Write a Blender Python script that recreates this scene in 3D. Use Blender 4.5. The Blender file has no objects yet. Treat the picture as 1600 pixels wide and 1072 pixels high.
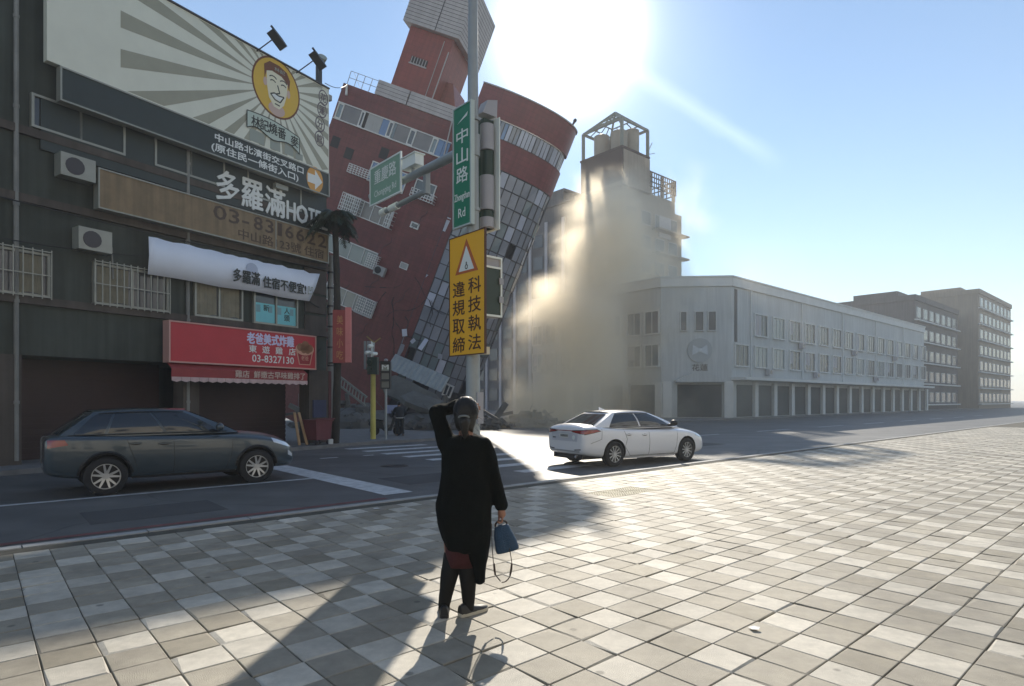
import bpy, bmesh, math, random
from mathutils import Vector, Matrix, Quaternion
from mathutils import noise as mnoise

rnd = random.Random(7)
SC = bpy.context.scene
COL = SC.collection
rad = math.radians

# ------------------------------------------------------------------ camera
cam_d = bpy.data.cameras.new("camera")
cam = bpy.data.objects.new("camera", cam_d)
COL.objects.link(cam)
F = 950.0                       # focal length in photo pixels (photo is 1600 wide)
CX, HY = 800.0, 625.0           # principal column, horizon row
CAMZ = 1.6
cam_d.sensor_width = 36.0
cam_d.sensor_fit = 'HORIZONTAL'
cam_d.lens = F / 1600.0 * 36.0
cam_d.shift_y = (HY - 536.0) / 1600.0
cam_d.clip_start = 0.1
cam_d.clip_end = 4000.0
cam.location = (0, 0, CAMZ)
cam.rotation_euler = (rad(90), 0, 0)
SC.camera = cam

# ------------------------------------------------------------------ sun, sky, exposure
SUN_AZ, SUN_EL = rad(5.4), rad(31.0)     # azimuth measured from +Y towards +X
SUN = Vector((math.sin(SUN_AZ) * math.cos(SUN_EL), math.cos(SUN_AZ) * math.cos(SUN_EL), math.sin(SUN_EL)))
ld = bpy.data.lights.new("sun", 'SUN')
ld.energy = 3.5
ld.angle = rad(0.53)
ld.color = (1.0, 0.91, 0.77)
sun = bpy.data.objects.new("sun", ld)
sun.rotation_euler = SUN.to_track_quat('Z', 'Y').to_euler()
sun.location = (0, 0, 60)
COL.objects.link(sun)

world = bpy.data.worlds.new("World")
SC.world = world
world.use_nodes = True
SKY_STRENGTH = 0.079
def build_world():
    nt = world.node_tree
    nt.nodes.clear()
    N = nt.nodes.new
    L = nt.links.new
    out = N('ShaderNodeOutputWorld')
    bg = N('ShaderNodeBackground')
    sky = N('ShaderNodeTexSky')
    sky.sky_type = 'NISHITA'
    sky.sun_disc = False
    sky.sun_elevation = SUN_EL
    sky.sun_rotation = SUN_AZ
    sky.air_density = 1.15
    sky.dust_density = 0.0
    sky.ozone_density = 1.6
    bg.inputs['Strength'].default_value = SKY_STRENGTH
    tc = N('ShaderNodeTexCoord')
    def math_(op, a, b=None, clamp=False):
        n = N('ShaderNodeMath'); n.operation = op; n.use_clamp = clamp
        for i, v in enumerate((a, b)):
            if v is None: continue
            if isinstance(v, (int, float)): n.inputs[i].default_value = v
            else: L(v, n.inputs[i])
        return n.outputs[0]
    def dot_(vec):
        n = N('ShaderNodeVectorMath'); n.operation = 'DOT_PRODUCT'
        L(tc.outputs['Generated'], n.inputs[0]); n.inputs[1].default_value = vec
        return n.outputs['Value']
    # aureole of the sun in hazy air
    d = math_('MAXIMUM', dot_(SUN), 0.0)
    a1 = math_('MULTIPLY', math_('POWER', d, 520.0), AUREOLE[0])
    a2 = math_('MULTIPLY', math_('POWER', d, 75.0), AUREOLE[1])
    a3 = math_('MULTIPLY', math_('POWER', d, 9.0), AUREOLE[2])
    glow = math_('ADD', math_('ADD', a1, a2), a3)
    # a contrail: a soft streak across the sky to the right of the sun
    p1 = Vector(((985 - CX) / F, 1, (HY - 108) / F)).normalized()
    p2 = Vector(((1205 - CX) / F, 1, (HY - 246) / F)).normalized()
    nrm = p1.cross(p2).normalized()
    along = (p2 - p1).normalized()
    dist = math_('ABSOLUTE', dot_(nrm))
    noi = N('ShaderNodeTexNoise'); noi.inputs['Scale'].default_value = 26.0; noi.inputs['Detail'].default_value = 4.0
    L(tc.outputs['Generated'], noi.inputs['Vector'])
    wid = math_('ADD', math_('MULTIPLY', noi.outputs[0], 0.016), 0.008)
    band = math_('SUBTRACT', 1.0, math_('DIVIDE', dist, wid), clamp=True)
    t = math_('DIVIDE', math_('SUBTRACT', dot_(along), p1.dot(along)), p2.dot(along) - p1.dot(along))
    m1 = math_('MULTIPLY', math_('ADD', t, 0.15), 4.0, clamp=True)
    m2 = math_('MULTIPLY', math_('SUBTRACT', 1.12, t), 3.0, clamp=True)
    streak = math_('MULTIPLY', math_('MULTIPLY', math_('MULTIPLY', band, m1), m2), CONTRAIL)
    mix = N('ShaderNodeMix'); mix.data_type = 'RGBA'; mix.blend_type = 'ADD'
    mix.inputs[0].default_value = 1.0
    cb = N('ShaderNodeCombineColor')
    L(math_('ADD', math_('MULTIPLY', glow, 1.0), streak), cb.inputs[0])
    L(math_('ADD', math_('MULTIPLY', glow, 0.96), streak), cb.inputs[1])
    L(math_('ADD', math_('MULTIPLY', glow, 0.86), streak), cb.inputs[2])
    tint = N('ShaderNodeMix'); tint.data_type = 'RGBA'; tint.blend_type = 'MULTIPLY'
    tint.inputs[0].default_value = 1.0
    tint.inputs[7].default_value = SKY_TINT
    L(sky.outputs[0], tint.inputs[6])
    L(tint.outputs[2], mix.inputs[6]); L(cb.outputs[0], mix.inputs[7])
    L(mix.outputs[2], bg.inputs['Color'])
    L(bg.outputs[0], out.inputs['Surface'])
AUREOLE = (44.0, 3.0, 0.0)
CONTRAIL = 1.35
SKY_TINT = (1.0, 1.0, 1.0, 1.0)
build_world()
SC.view_settings.view_transform = 'Standard'
SC.view_settings.look = 'None'
SC.view_settings.gamma = 1.0
SC.view_settings.use_curve_mapping = False
SC.view_settings.exposure = 0.98
SC.render.engine = 'CYCLES'
cy = SC.cycles
cy.max_bounces = 9
cy.diffuse_bounces = 3
cy.glossy_bounces = 3
cy.transmission_bounces = 4
cy.transparent_max_bounces = 12
cy.volume_bounces = 8
cy.sample_clamp_indirect = 6.0
cy.caustics_reflective = False
cy.caustics_refractive = False
cy.use_denoising = True
cy.volume_step_rate = 1.0
cy.volume_max_steps = 128

# ------------------------------------------------------------------ helpers
A_U = rad(41.5)
U2 = Vector((math.cos(A_U), math.sin(A_U)))     # along the main road
N2 = Vector((-math.sin(A_U), math.cos(A_U)))    # across it, away from the viewer
RZ = -0.12                                      # level of the carriageway

def at(px, py, depth):
    """point of the place seen at a photo pixel, at a depth in metres"""
    return Vector(((px - CX) / F * depth, depth, CAMZ + (HY - py) / F * depth))
def ground(px, py, z=0.0):
    d = F * (CAMZ - z) / (py - HY)
    return Vector(((px - CX) / F * d, d, z))
def st(s, t, z=0.0):
    p = U2 * s + N2 * t
    return Vector((p.x, p.y, z))
def to_st(p):
    q = Vector((p[0], p[1]))
    return q.dot(U2), q.dot(N2)
def frame(origin, xdir, up=(0, 0, 1)):
    x = Vector(xdir).normalized(); z = Vector(up)
    y = z.cross(x).normalized(); z = x.cross(y)
    m = Matrix((x, y, z)).transposed().to_4x4()
    m.translation = Vector(origin)
    return m
def on_plane(px, py, M):
    """local (x, z) where the view ray of a pixel meets the y=0 plane of frame M"""
    o = Vector((0, 0, CAMZ)); r = Vector(((px - CX) / F, 1, (HY - py) / F))
    nrm = M.to_3x3() @ Vector((0, 1, 0)); p0 = M.translation
    k = (p0 - o).dot(nrm) / r.dot(nrm)
    q = M.inverted() @ (o + r * k)
    return q.x, q.z

class MB:
    def __init__(s, M=None):
        s.v = []; s.f = []; s.M = M
    def add(s, pts, faces):
        b = len(s.v)
        if s.M is not None: pts = [s.M @ Vector(p) for p in pts]
        s.v += [tuple(p) for p in pts]
        s.f += [tuple(b + i for i in f) for f in faces]
        return s
    def box(s, x0, x1, y0, y1, z0, z1, M=None):
        p = [(x, y, z) for z in (z0, z1) for y in (y0, y1) for x in (x0, x1)]
        if M is not None: p = [M @ Vector(q) for q in p]
        return s.add(p, [(0, 2, 3, 1), (4, 5, 7, 6), (0, 1, 5, 4), (2, 6, 7, 3), (0, 4, 6, 2), (1, 3, 7, 5)])
    def poly(s, pts):
        return s.add(pts, [tuple(range(len(pts)))])
    def prism(s, pts2, y0, y1, M=None):
        """outline in the XZ plane (counter-clockwise seen from -Y), thickness along Y"""
        n = len(pts2)
        p = [(x, y0, z) for x, z in pts2] + [(x, y1, z) for x, z in pts2]
        if M is not None: p = [M @ Vector(q) for q in p]
        return s.add(p, [tuple(range(n)), tuple(range(2 * n - 1, n - 1, -1))] +
                     [(i, n + i, n + (i + 1) % n, (i + 1) % n) for i in range(n)])
    def prismz(s, pts2, z0, z1, M=None):
        n = len(pts2)
        p = [(x, y, z0) for x, y in pts2] + [(x, y, z1) for x, y in pts2]
        if M is not None: p = [M @ Vector(q) for q in p]
        return s.add(p, [tuple(range(n - 1, -1, -1)), tuple(range(n, 2 * n))] +
                     [(i, (i + 1) % n, n + (i + 1) % n, n + i) for i in range(n)])
    def rod(s, p0, p1, r0, r1=None, n=10, caps=True):
        p0 = Vector(p0); p1 = Vector(p1); r1 = r0 if r1 is None else r1
        d = (p1 - p0)
        if d.length < 1e-6: return s
        d.normalize()
        a = d.orthogonal().normalized(); b = d.cross(a)
        p = []
        for c, r in ((p0, r0), (p1, r1)):
            for i in range(n):
                t = 2 * math.pi * i / n
                p.append(c + (a * math.cos(t) + b * math.sin(t)) * r)
        f = [(i, (i + 1) % n, n + (i + 1) % n, n + i) for i in range(n)]
        if caps: f += [tuple(range(n - 1, -1, -1)), tuple(range(n, 2 * n))]
        return s.add(p, f)
    def tube(s, pts, r, n=8):
        for a, b in zip(pts[:-1], pts[1:]): s.rod(a, b, r, r, n)
        return s
    def bar(s, p0, p1, w, h, up=(0, 0, 1)):
        p0 = Vector(p0); p1 = Vector(p1)
        d = (p1 - p0).normalized(); upv = Vector(up)
        if abs(d.dot(upv)) > .98: upv = Vector((1, 0, 0))
        a = d.cross(upv).normalized() * (w / 2); b = a.cross(d).normalized() * (h / 2)
        p = [c + x + y for c in (p0, p1) for x, y in ((-a, -b), (a, -b), (a, b), (-a, b))]
        return s.add(p, [(3, 2, 1, 0), (4, 5, 6, 7), (0, 1, 5, 4), (1, 2, 6, 5), (2, 3, 7, 6), (3, 0, 4, 7)])
    def ell(s, c, r, n=12, m=8, M=None):
        c = Vector(c); p = []
        for j in range(m + 1):
            ph = -math.pi / 2 + math.pi * j / m
            for i in range(n):
                t = 2 * math.pi * i / n
                q = Vector((r[0] * math.cos(ph) * math.cos(t), r[1] * math.cos(ph) * math.sin(t), r[2] * math.sin(ph)))
                if M is not None: q = M @ q
                p.append(c + q)
        f = [(j * n + i, j * n + (i + 1) % n, (j + 1) * n + (i + 1) % n, (j + 1) * n + i) for j in range(m) for i in range(n)]
        return s.add(p, f)
    def caps(s, p0, p1, r0, r1, n=10):
        """tapered limb with round ends"""
        s.rod(p0, p1, r0, r1, n); s.ell(p0, (r0,) * 3, n, 6); s.ell(p1, (r1,) * 3, n, 6)
        return s
    def loft(s, rings, closed=True, cap=True):
        n = len(rings[0]); p = [q for r in rings for q in r]; f = []
        for j in range(len(rings) - 1):
            for i in range(n if closed else n - 1):
                a, b = j * n + i, j * n + (i + 1) % n
                f.append((a, b, b + n, a + n))
        if cap and closed:
            f.append(tuple(range(n - 1, -1, -1))); k = (len(rings) - 1) * n
            f.append(tuple(range(k, k + n)))
        return s.add(p, f)
    def mesh(s, name):
        me = bpy.data.meshes.new(name)
        me.from_pydata(s.v, [], s.f); me.update()
        return me
    def build(s, name, mat, parent=None, smooth=False, **props):
        me = s.mesh(name)
        if mat is not None: me.materials.append(mat)
        return put(name, me, parent, smooth, **props)

def put(name, me, parent=None, smooth=False, **props):
    if smooth:
        me.polygons.foreach_set('use_smooth', [True] * len(me.polygons))
        if smooth == 'auto':
            try: me.set_sharp_from_angle(angle=rad(38))
            except Exception: pass
    o = bpy.data.objects.new(name, me)
    COL.objects.link(o)
    if parent is not None: o.parent = parent
    for k, v in props.items(): o[k] = v
    return o
def thing(name, label, cat, M=None, group=None):
    o = bpy.data.objects.new(name, None)
    o.empty_display_size = 0.3
    COL.objects.link(o)
    if M is not None:
        o.matrix_world = M if isinstance(M, Matrix) else Matrix.Translation(Vector(M))
    tag(o, label, cat, group)
    return o
def tag(o, label, cat, group=None):
    o['label'] = label; o['category'] = cat
    if group: o['group'] = group
    return o
def bake(o, mods, name=None):
    """apply modifiers given as (type, {settings}) to object o"""
    for t, kw in mods:
        m = o.modifiers.new(t, t)
        for k, v in kw.items(): setattr(m, k, v)
    dg = bpy.context.evaluated_depsgraph_get()
    dg.update()
    me = bpy.data.meshes.new_from_object(o.evaluated_get(dg), depsgraph=dg)
    o.modifiers.clear()
    old = o.data
    mats = [m for m in old.materials]
    o.data = me
    if not me.materials:
        for m in mats: me.materials.append(m)
    bpy.data.meshes.remove(old)
    return o

def text_mesh(txt, x0, x1, z0, z1, y, bold=0.0, depth=0.004):
    """lettering fitted into the box x0..x1, z0..z1, face towards -Y at y"""
    cu = bpy.data.curves.new("lettering", 'FONT')
    cu.body = txt; cu.size = 1.0; cu.resolution_u = 2
    cu.align_x = 'LEFT'
    tmp = bpy.data.objects.new("lettering_source", cu)
    COL.objects.link(tmp)
    dg = bpy.context.evaluated_depsgraph_get(); dg.update()
    me = bpy.data.meshes.new_from_object(tmp.evaluated_get(dg), depsgraph=dg)
    bpy.data.objects.remove(tmp); bpy.data.curves.remove(cu)
    if not me.vertices: return me
    xs = [v.co.x for v in me.vertices]; ys = [v.co.y for v in me.vertices]
    ax, bx, ay, by = min(xs), max(xs), min(ys), max(ys)
    sx = (x1 - x0) / max(bx - ax, 1e-4); sz = (z1 - z0) / max(by - ay, 1e-4)
    for v in me.vertices:
        v.co = (x0 + (v.co.x - ax) * sx, y, z0 + (v.co.y - ay) * sz)
    # heavier strokes: shifted copies, each a hair in front of the last
    bm = bmesh.new(); bm.from_mesh(me)
    if bold:
        base = bm.faces[:]
        e = bold * min(abs(z1 - z0), abs(x1 - x0)) * .8
        for n_, (ox, oz) in enumerate(((-e, 0), (e, 0), (0, e), (0, -e))):
            r = bmesh.ops.duplicate(bm, geom=base)
            for q in r['geom']:
                if isinstance(q, bmesh.types.BMVert): q.co += Vector((ox, -.0006 * (n_ + 1), oz))
        bm.to_mesh(me)
    bm.free()
    # give the strokes a little thickness
    bm = bmesh.new(); bm.from_mesh(me)
    r = bmesh.ops.extrude_face_region(bm, geom=bm.faces[:])
    for e in r['geom']:
        if isinstance(e, bmesh.types.BMVert): e.co.y -= depth
    bm.to_mesh(me); bm.free()
    me.materials.clear()
    return me
def letters(txt, x0, x1, z0, z1, y, mat, parent, bold=0.0, depth=0.004, name="lettering"):
    me = text_mesh(txt, x0, x1, z0, z1, y, bold, depth)
    me.name = name
    me.materials.append(mat)
    return put(name, me, parent)

# ------------------------------------------------------------------ materials
MATS = {}
def mat(name, col, rough=0.7, noise=None, bump=None, metal=0.0, spec=0.5, coat=0.0, tone=None, streak=None, emit=None, rndv=0.0):
    """noise=(scale, amount) mottles the colour, bump=(scale, strength) roughens, streak=(amount) vertical rain marks,
    rndv: brightness spread between objects"""
    if name in MATS: return MATS[name]
    m = bpy.data.materials.new(name); m.use_nodes = True
    nt = m.node_tree; N = nt.nodes.new; L = nt.links.new
    b = nt.nodes['Principled BSDF']
    b.inputs['Base Color'].default_value = (*col, 1)
    b.inputs['Roughness'].default_value = rough
    b.inputs['Metallic'].default_value = metal
    b.inputs['Specular IOR Level'].default_value = spec
    b.inputs['Coat Weight'].default_value = coat
    b.inputs['Coat Roughness'].default_value = 0.04
    tc = N('ShaderNodeTexCoord')
    last = None
    if noise:
        t = N('ShaderNodeTexNoise'); t.inputs['Scale'].default_value = noise[0]; t.inputs['Detail'].default_value = 6
        t.inputs['Roughness'].default_value = 0.6
        L(tc.outputs['Object'], t.inputs['Vector'])
        r = N('ShaderNodeMapRange'); r.inputs[1].default_value = 0.25; r.inputs[2].default_value = 0.75
        r.inputs[3].default_value = 1 - noise[1]; r.inputs[4].default_value = 1 + noise[1]
        L(t.outputs[0], r.inputs[0]); last = r.outputs[0]
    if streak:
        mp = N('ShaderNodeMapping'); mp.inputs['Scale'].default_value = (5.0, 5.0, 0.25)
        L(tc.outputs['Object'], mp.inputs[0])
        t = N('ShaderNodeTexNoise'); t.inputs['Scale'].default_value = 1.0; t.inputs['Detail'].default_value = 5
        L(mp.outputs[0], t.inputs['Vector'])
        r = N('ShaderNodeMapRange'); r.inputs[1].default_value = 0.35; r.inputs[2].default_value = 0.7
        r.inputs[3].default_value = 1.0; r.inputs[4].default_value = 1 - streak
        L(t.outputs[0], r.inputs[0])
        if last is None: last = r.outputs[0]
        else:
            q = N('ShaderNodeMath'); q.operation = 'MULTIPLY'; L(last, q.inputs[0]); L(r.outputs[0], q.inputs[1]); last = q.outputs[0]
    if rndv:
        oi = N('ShaderNodeObjectInfo')
        r = N('ShaderNodeMapRange'); r.inputs[3].default_value = 1 - rndv; r.inputs[4].default_value = 1 + rndv
        L(oi.outputs['Random'], r.inputs[0])
        if last is None: last = r.outputs[0]
        else:
            q = N('ShaderNodeMath'); q.operation = 'MULTIPLY'; L(last, q.inputs[0]); L(r.outputs[0], q.inputs[1]); last = q.outputs[0]
    if last is not None:
        x = N('ShaderNodeMix'); x.data_type = 'RGBA'; x.blend_type = 'MULTIPLY'; x.inputs[0].default_value = 1
        x.inputs[6].default_value = (*col, 1)
        L(last, x.inputs[7]); L(x.outputs[2], b.inputs['Base Color'])
    if bump:
        t = N('ShaderNodeTexNoise'); t.inputs['Scale'].default_value = bump[0]; t.inputs['Detail'].default_value = 5
        L(tc.outputs['Object'], t.inputs['Vector'])
        bp = N('ShaderNodeBump'); bp.inputs['Strength'].default_value = bump[1]; bp.inputs['Distance'].default_value = 0.02
        L(t.outputs[0], bp.inputs['Height']); L(bp.outputs[0], b.inputs['Normal'])
    if emit:
        b.inputs['Emission Color'].default_value = (*emit[0], 1); b.inputs['Emission Strength'].default_value = emit[1]
    MATS[name] = m
    return m
def srgb(r, g, b):
    f = lambda c: (c / 255 / 12.92) if c / 255 <= .04045 else ((c / 255 + .055) / 1.055) ** 2.4
    return (f(r), f(g), f(b))
# ================================================================== ground, road, pavements
M_ASPH = mat('asphalt', (0.10, 0.10, 0.098), 0.6, noise=(0.9, 0.28), bump=(60, 0.35), spec=0.5)
M_PAINT = mat('road_paint', (0.52, 0.53, 0.53), 0.6, noise=(6, 0.3), spec=0.4)
M_REDPAINT = mat('red_kerb_paint', (0.16, 0.06, 0.055), 0.7, noise=(5, 0.4))
M_CONC = mat('concrete', (0.30, 0.30, 0.29), 0.8, noise=(3, 0.2), bump=(40, 0.3))
M_KERB = mat('kerb_stone', (0.34, 0.34, 0.33), 0.75, noise=(4, 0.2), bump=(30, 0.3))
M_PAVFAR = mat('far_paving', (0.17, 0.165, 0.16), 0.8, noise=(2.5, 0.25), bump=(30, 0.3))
M_GROUT = mat('paving_bed', (0.07, 0.065, 0.05), 0.95, noise=(8, 0.3))

def road_wear():
    nt = M_ASPH.node_tree; N = nt.nodes.new; L = nt.links.new; b = nt.nodes['Principled BSDF']
    ge = N('ShaderNodeNewGeometry')
    src = b.inputs['Base Color'].links[0].from_socket
    mp = N('ShaderNodeMapping'); mp.inputs['Rotation'].default_value = (0, 0, -A_U); mp.inputs['Scale'].default_value = (.05, .9, 1)
    L(ge.outputs['Position'], mp.inputs[0])
    t1 = N('ShaderNodeTexNoise'); t1.inputs['Scale'].default_value = 1.0; t1.inputs['Detail'].default_value = 5; L(mp.outputs[0], t1.inputs['Vector'])
    q1 = N('ShaderNodeMapRange'); q1.inputs[1].default_value = .3; q1.inputs[2].default_value = .7; q1.inputs[3].default_value = .72; q1.inputs[4].default_value = 1.22; L(t1.outputs[0], q1.inputs[0])
    n2 = N('ShaderNodeTexNoise'); n2.inputs['Scale'].default_value = .8; n2.inputs['Detail'].default_value = 4; L(ge.outputs['Position'], n2.inputs['Vector'])
    mx = N('ShaderNodeMix'); mx.data_type = 'RGBA'; mx.inputs[0].default_value = .25; L(ge.outputs['Position'], mx.inputs[6]); L(n2.outputs['Color'], mx.inputs[7])
    v = N('ShaderNodeTexVoronoi'); v.feature = 'DISTANCE_TO_EDGE'; v.inputs['Scale'].default_value = .33; L(mx.outputs[2], v.inputs['Vector'])
    q2 = N('ShaderNodeMapRange'); q2.inputs[1].default_value = .0; q2.inputs[2].default_value = .006; q2.inputs[3].default_value = .55; q2.inputs[4].default_value = 1; L(v.outputs['Distance'], q2.inputs[0])
    m1 = N('ShaderNodeMath'); m1.operation = 'MULTIPLY'; L(q1.outputs[0], m1.inputs[0]); L(q2.outputs[0], m1.inputs[1])
    x = N('ShaderNodeMix'); x.data_type = 'RGBA'; x.blend_type = 'MULTIPLY'; x.inputs[0].default_value = 1; L(src, x.inputs[6]); L(m1.outputs[0], x.inputs[7]); L(x.outputs[2], b.inputs['Base Color'])
road_wear()
MB().add([(-900, -300, RZ), (900, -300, RZ), (900, 1500, RZ), (-900, 1500, RZ)], [(0, 1, 2, 3)]).build('road', M_ASPH, kind='structure')

def strip(name, s0, s1, t0, t1, z, m, label=None):
    o = MB().add([st(s0, t0, z), st(s1, t0, z), st(s1, t1, z), st(s0, t1, z)], [(0, 1, 2, 3)]).build(name, m, kind='structure')
    return o
def slab(name, s0, s1, t0, t1, z0, z1, m):
    return MB(frame((0, 0, 0), (U2.x, U2.y, 0))).box(s0, s1, t0, t1, z0, z1).build(name, m, kind='structure')

ZP = RZ + 0.004
# stop line, lane lines, zebra
strip('stop_line', 5.55, 6.15, 9.75, 15.85, ZP, M_PAINT)
strip('lane_line', -22, 5.545, 12.80, 12.95, ZP, M_PAINT)
for a, b in ((7.6, 8.15), (9.0, 9.35)):
    strip('lane_line', a, b, 17.0, 17.16, ZP, M_PAINT)
for k in range(8):
    strip('crosswalk_stripe', 9.75, 13.0, 10.55 + 1.28 * k, 11.0 + 1.28 * k, ZP, M_PAINT)
for k in range(9):
    strip('lane_line', 16 + 8 * k, 20 + 8 * k, 15.9, 16.05, ZP, M_PAINT)
strip('gutter_line', -22, 5.4, 9.35, 9.5, ZP, M_REDPAINT)

# near pavement: bed, kerb, and every tile a piece of its own
T_K = 8.63
# wear on the carriageway: patches, a manhole, cracks
M_PATCH = mat('asphalt_patch', (0.062, 0.062, 0.063), 0.85, noise=(1.5, .2), bump=(60, .4))
for a, b, c, d in ((-9, -5.2, 13.4, 15.2), (6.6, 9.1, 10.6, 11.9), (16, 22, 12.2, 13.6), (1.2, 3.0, 10.1, 11.3)):
    strip('road_patch', a, b, c, d, RZ + .002, M_PATCH)
pm_ = st(8.2, 13.9, RZ); g_ = MB(); g_.rod((pm_.x, pm_.y, RZ + .001), (pm_.x, pm_.y, RZ + .006), .36, .36, 28); g_.rod((pm_.x, pm_.y, RZ + .006), (pm_.x, pm_.y, RZ + .009), .29, .29, 28)
o = g_.build('manhole_cover', mat('cast_iron', (.05, .05, .052), .5, noise=(20, .3), metal=.6)); o['label'] = 'round dark iron manhole cover in the road'; o['category'] = 'manhole'
pav = slab('pavement', -30, 110, -40, T_K - 0.16, RZ - 0.3, -0.014, M_GROUT)
kerb = None
for k in range(70):
    s0 = -14 + k * 1.2
    o = slab('kerb_stone', s0, s0 + 1.185, T_K - 0.155, T_K + rnd.uniform(-.004, .004), RZ - 0.2, rnd.uniform(-.004, .002), M_KERB)
    del o['kind']; o.parent = pav

TS = 0.303
def tile_mesh(name, m, dome=False, chips=()):
    h = TS / 2 - 0.0035
    c = 0.004
    b = MB()
    p = [(-h, -h, -.02), (h, -h, -.02), (h, h, -.02), (-h, h, -.02),
         (-h, -h, -c), (h, -h, -c), (h, h, -c), (-h, h, -c),
         (-h + c, -h + c, 0), (h - c, -h + c, 0), (h - c, h - c, 0), (-h + c, h - c, 0)]
    for k, d, dz in chips:
        sx_ = -1 if p[8 + k][0] > 0 else 1; sy_ = -1 if p[8 + k][1] > 0 else 1
        p[8 + k] = (p[8 + k][0] + sx_ * d, p[8 + k][1] + sy_ * d * .7, 0)
        p[4 + k] = (p[4 + k][0], p[4 + k][1], -dz)
    f = [(8, 9, 10, 11)]
    for k in range(4):
        j = (k + 1) % 4
        f += [(k, j, 4 + j, 4 + k), (4 + k, 4 + j, 8 + j, 8 + k)]
    b.add(p, f)
    if dome:
        for i in range(5):
            for j in range(5):
                cx, cy_ = -h + .035 + i * (2 * h - .07) / 4, -h + .035 + j * (2 * h - .07) / 4
                b.rod((cx, cy_, 0), (cx, cy_, .006), .016, .011, 6)
    me = b.mesh(name); me.materials.append(m)
    return me
def tile_mat(name, col):
    m = mat(name, col, 0.62, noise=(5, 0.16), bump=(160, 0.45), spec=0.45, rndv=0.09)
    # tiles joined into the far part carry their own brightness in a face attribute
    nt = m.node_tree; N = nt.nodes.new; L = nt.links.new
    b = nt.nodes['Principled BSDF']
    at_ = N('ShaderNodeAttribute'); at_.attribute_name = 'tone'
    r = N('ShaderNodeMath'); r.operation = 'MULTIPLY_ADD'; r.inputs[1].default_value = 1.0; r.inputs[2].default_value = 1.0
    L(at_.outputs['Fac'], r.inputs[0])
    x = N('ShaderNodeMix'); x.data_type = 'RGBA'; x.blend_type = 'MULTIPLY'; x.inputs[0].default_value = 1
    src = b.inputs['Base Color'].links[0].from_socket
    # stains, gum spots and dirt that run across the tiles (world position)
    ge = N('ShaderNodeNewGeometry')
    t1 = N('ShaderNodeTexNoise'); t1.inputs['Scale'].default_value = .75; t1.inputs['Detail'].default_value = 7; t1.inputs['Roughness'].default_value = .65
    L(ge.outputs['Position'], t1.inputs['Vector'])
    q1 = N('ShaderNodeMapRange'); q1.inputs[1].default_value = .32; q1.inputs[2].default_value = .62; q1.inputs[3].default_value = .66; q1.inputs[4].default_value = 1.08
    L(t1.outputs[0], q1.inputs[0])
    v1 = N('ShaderNodeTexVoronoi'); v1.inputs['Scale'].default_value = 2.6; L(ge.outputs['Position'], v1.inputs['Vector'])
    q2 = N('ShaderNodeMapRange'); q2.inputs[1].default_value = .05; q2.inputs[2].default_value = .085; q2.inputs[3].default_value = .5; q2.inputs[4].default_value = 1.0
    L(v1.outputs['Distance'], q2.inputs[0])
    t2 = N('ShaderNodeTexNoise'); t2.inputs['Scale'].default_value = 9; t2.inputs['Detail'].default_value = 8; t2.inputs['Roughness'].default_value = .7
    L(ge.outputs['Position'], t2.inputs['Vector'])
    q3 = N('ShaderNodeMapRange'); q3.inputs[1].default_value = .3; q3.inputs[2].default_value = .7; q3.inputs[3].default_value = .84; q3.inputs[4].default_value = 1.12
    L(t2.outputs[0], q3.inputs[0])
    last = r.outputs[0]
    for q in (q1, q2, q3):
        m_ = N('ShaderNodeMath'); m_.operation = 'MULTIPLY'; L(last, m_.inputs[0]); L(q.outputs[0], m_.inputs[1]); last = m_.outputs[0]
    L(src, x.inputs[6]); L(last, x.inputs[7]); L(x.outputs[2], b.inputs['Base Color'])
    rr_ = N('ShaderNodeMapRange'); rr_.inputs[3].default_value = .45; rr_.inputs[4].default_value = .8
    L(t2.outputs[0], rr_.inputs[0]); L(rr_.outputs[0], b.inputs['Roughness'])
    return m
M_TL = tile_mat('tile_light', (0.52, 0.485, 0.41))
M_TG = tile_mat('tile_grey', (0.33, 0.298, 0.236))
M_TD = tile_mat('tile_dark', (0.275, 0.245, 0.185))
M_TY = tile_mat('tile_yellow', (0.46, 0.41, 0.27))
tl = []
for i in range(-46, 150):
    for j in range(-110, int(T_K / TS)):
        p = st((i + .5) * TS, (j + .5) * TS)
        if p.y < 2.4 or p.y > 36 or abs(p.x) > .9 * p.y + 1.0: continue
        if (j + 1) * TS > T_K - 0.15: continue
        tl.append((p.length, i, j, p))
tl.sort(key=lambda q: q[0])
seen = [q for q in tl if q[3].y > 3.15 and abs(q[3].x) < .843 * q[3].y + .25]
near = set((q[1], q[2]) for q in seen[:300])
rch = random.Random(41)
t_me = {k: [tile_mesh('paving_tile', m, False, () if v < 4 else [(rch.randint(0, 3), rch.uniform(.008, .03), rch.uniform(.006, .014)) for _ in range(rch.randint(1, 2))]) for v in range(8)] for k, m in (('L', M_TL), ('G', M_TG), ('D', M_TD))}
t_me['Y'] = [tile_mesh('tactile_tile', M_TY, True)]
tact = [to_st(ground(x, y)) for x, y in ((945, 764), (1000, 764), (1000, 773), (945, 773))]
def tile_kind(i, j):
    if (i - j) % 3 == 2: return 'L'
    h = mnoise.cell(Vector((i * 1.7 + .3, j * 2.3 + .1, 5.5)))
    if h > .82: return 'L' if h > .93 else 'D'
    return 'G' if (i - j) % 3 == 0 else ('D' if h > .3 else 'G')
far_v, far_f, far_m, far_t = [], [], [], []
slot = {'L': 0, 'G': 1, 'D': 2, 'Y': 3}
s_c, t_c = to_st(ground(972, 766))
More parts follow.
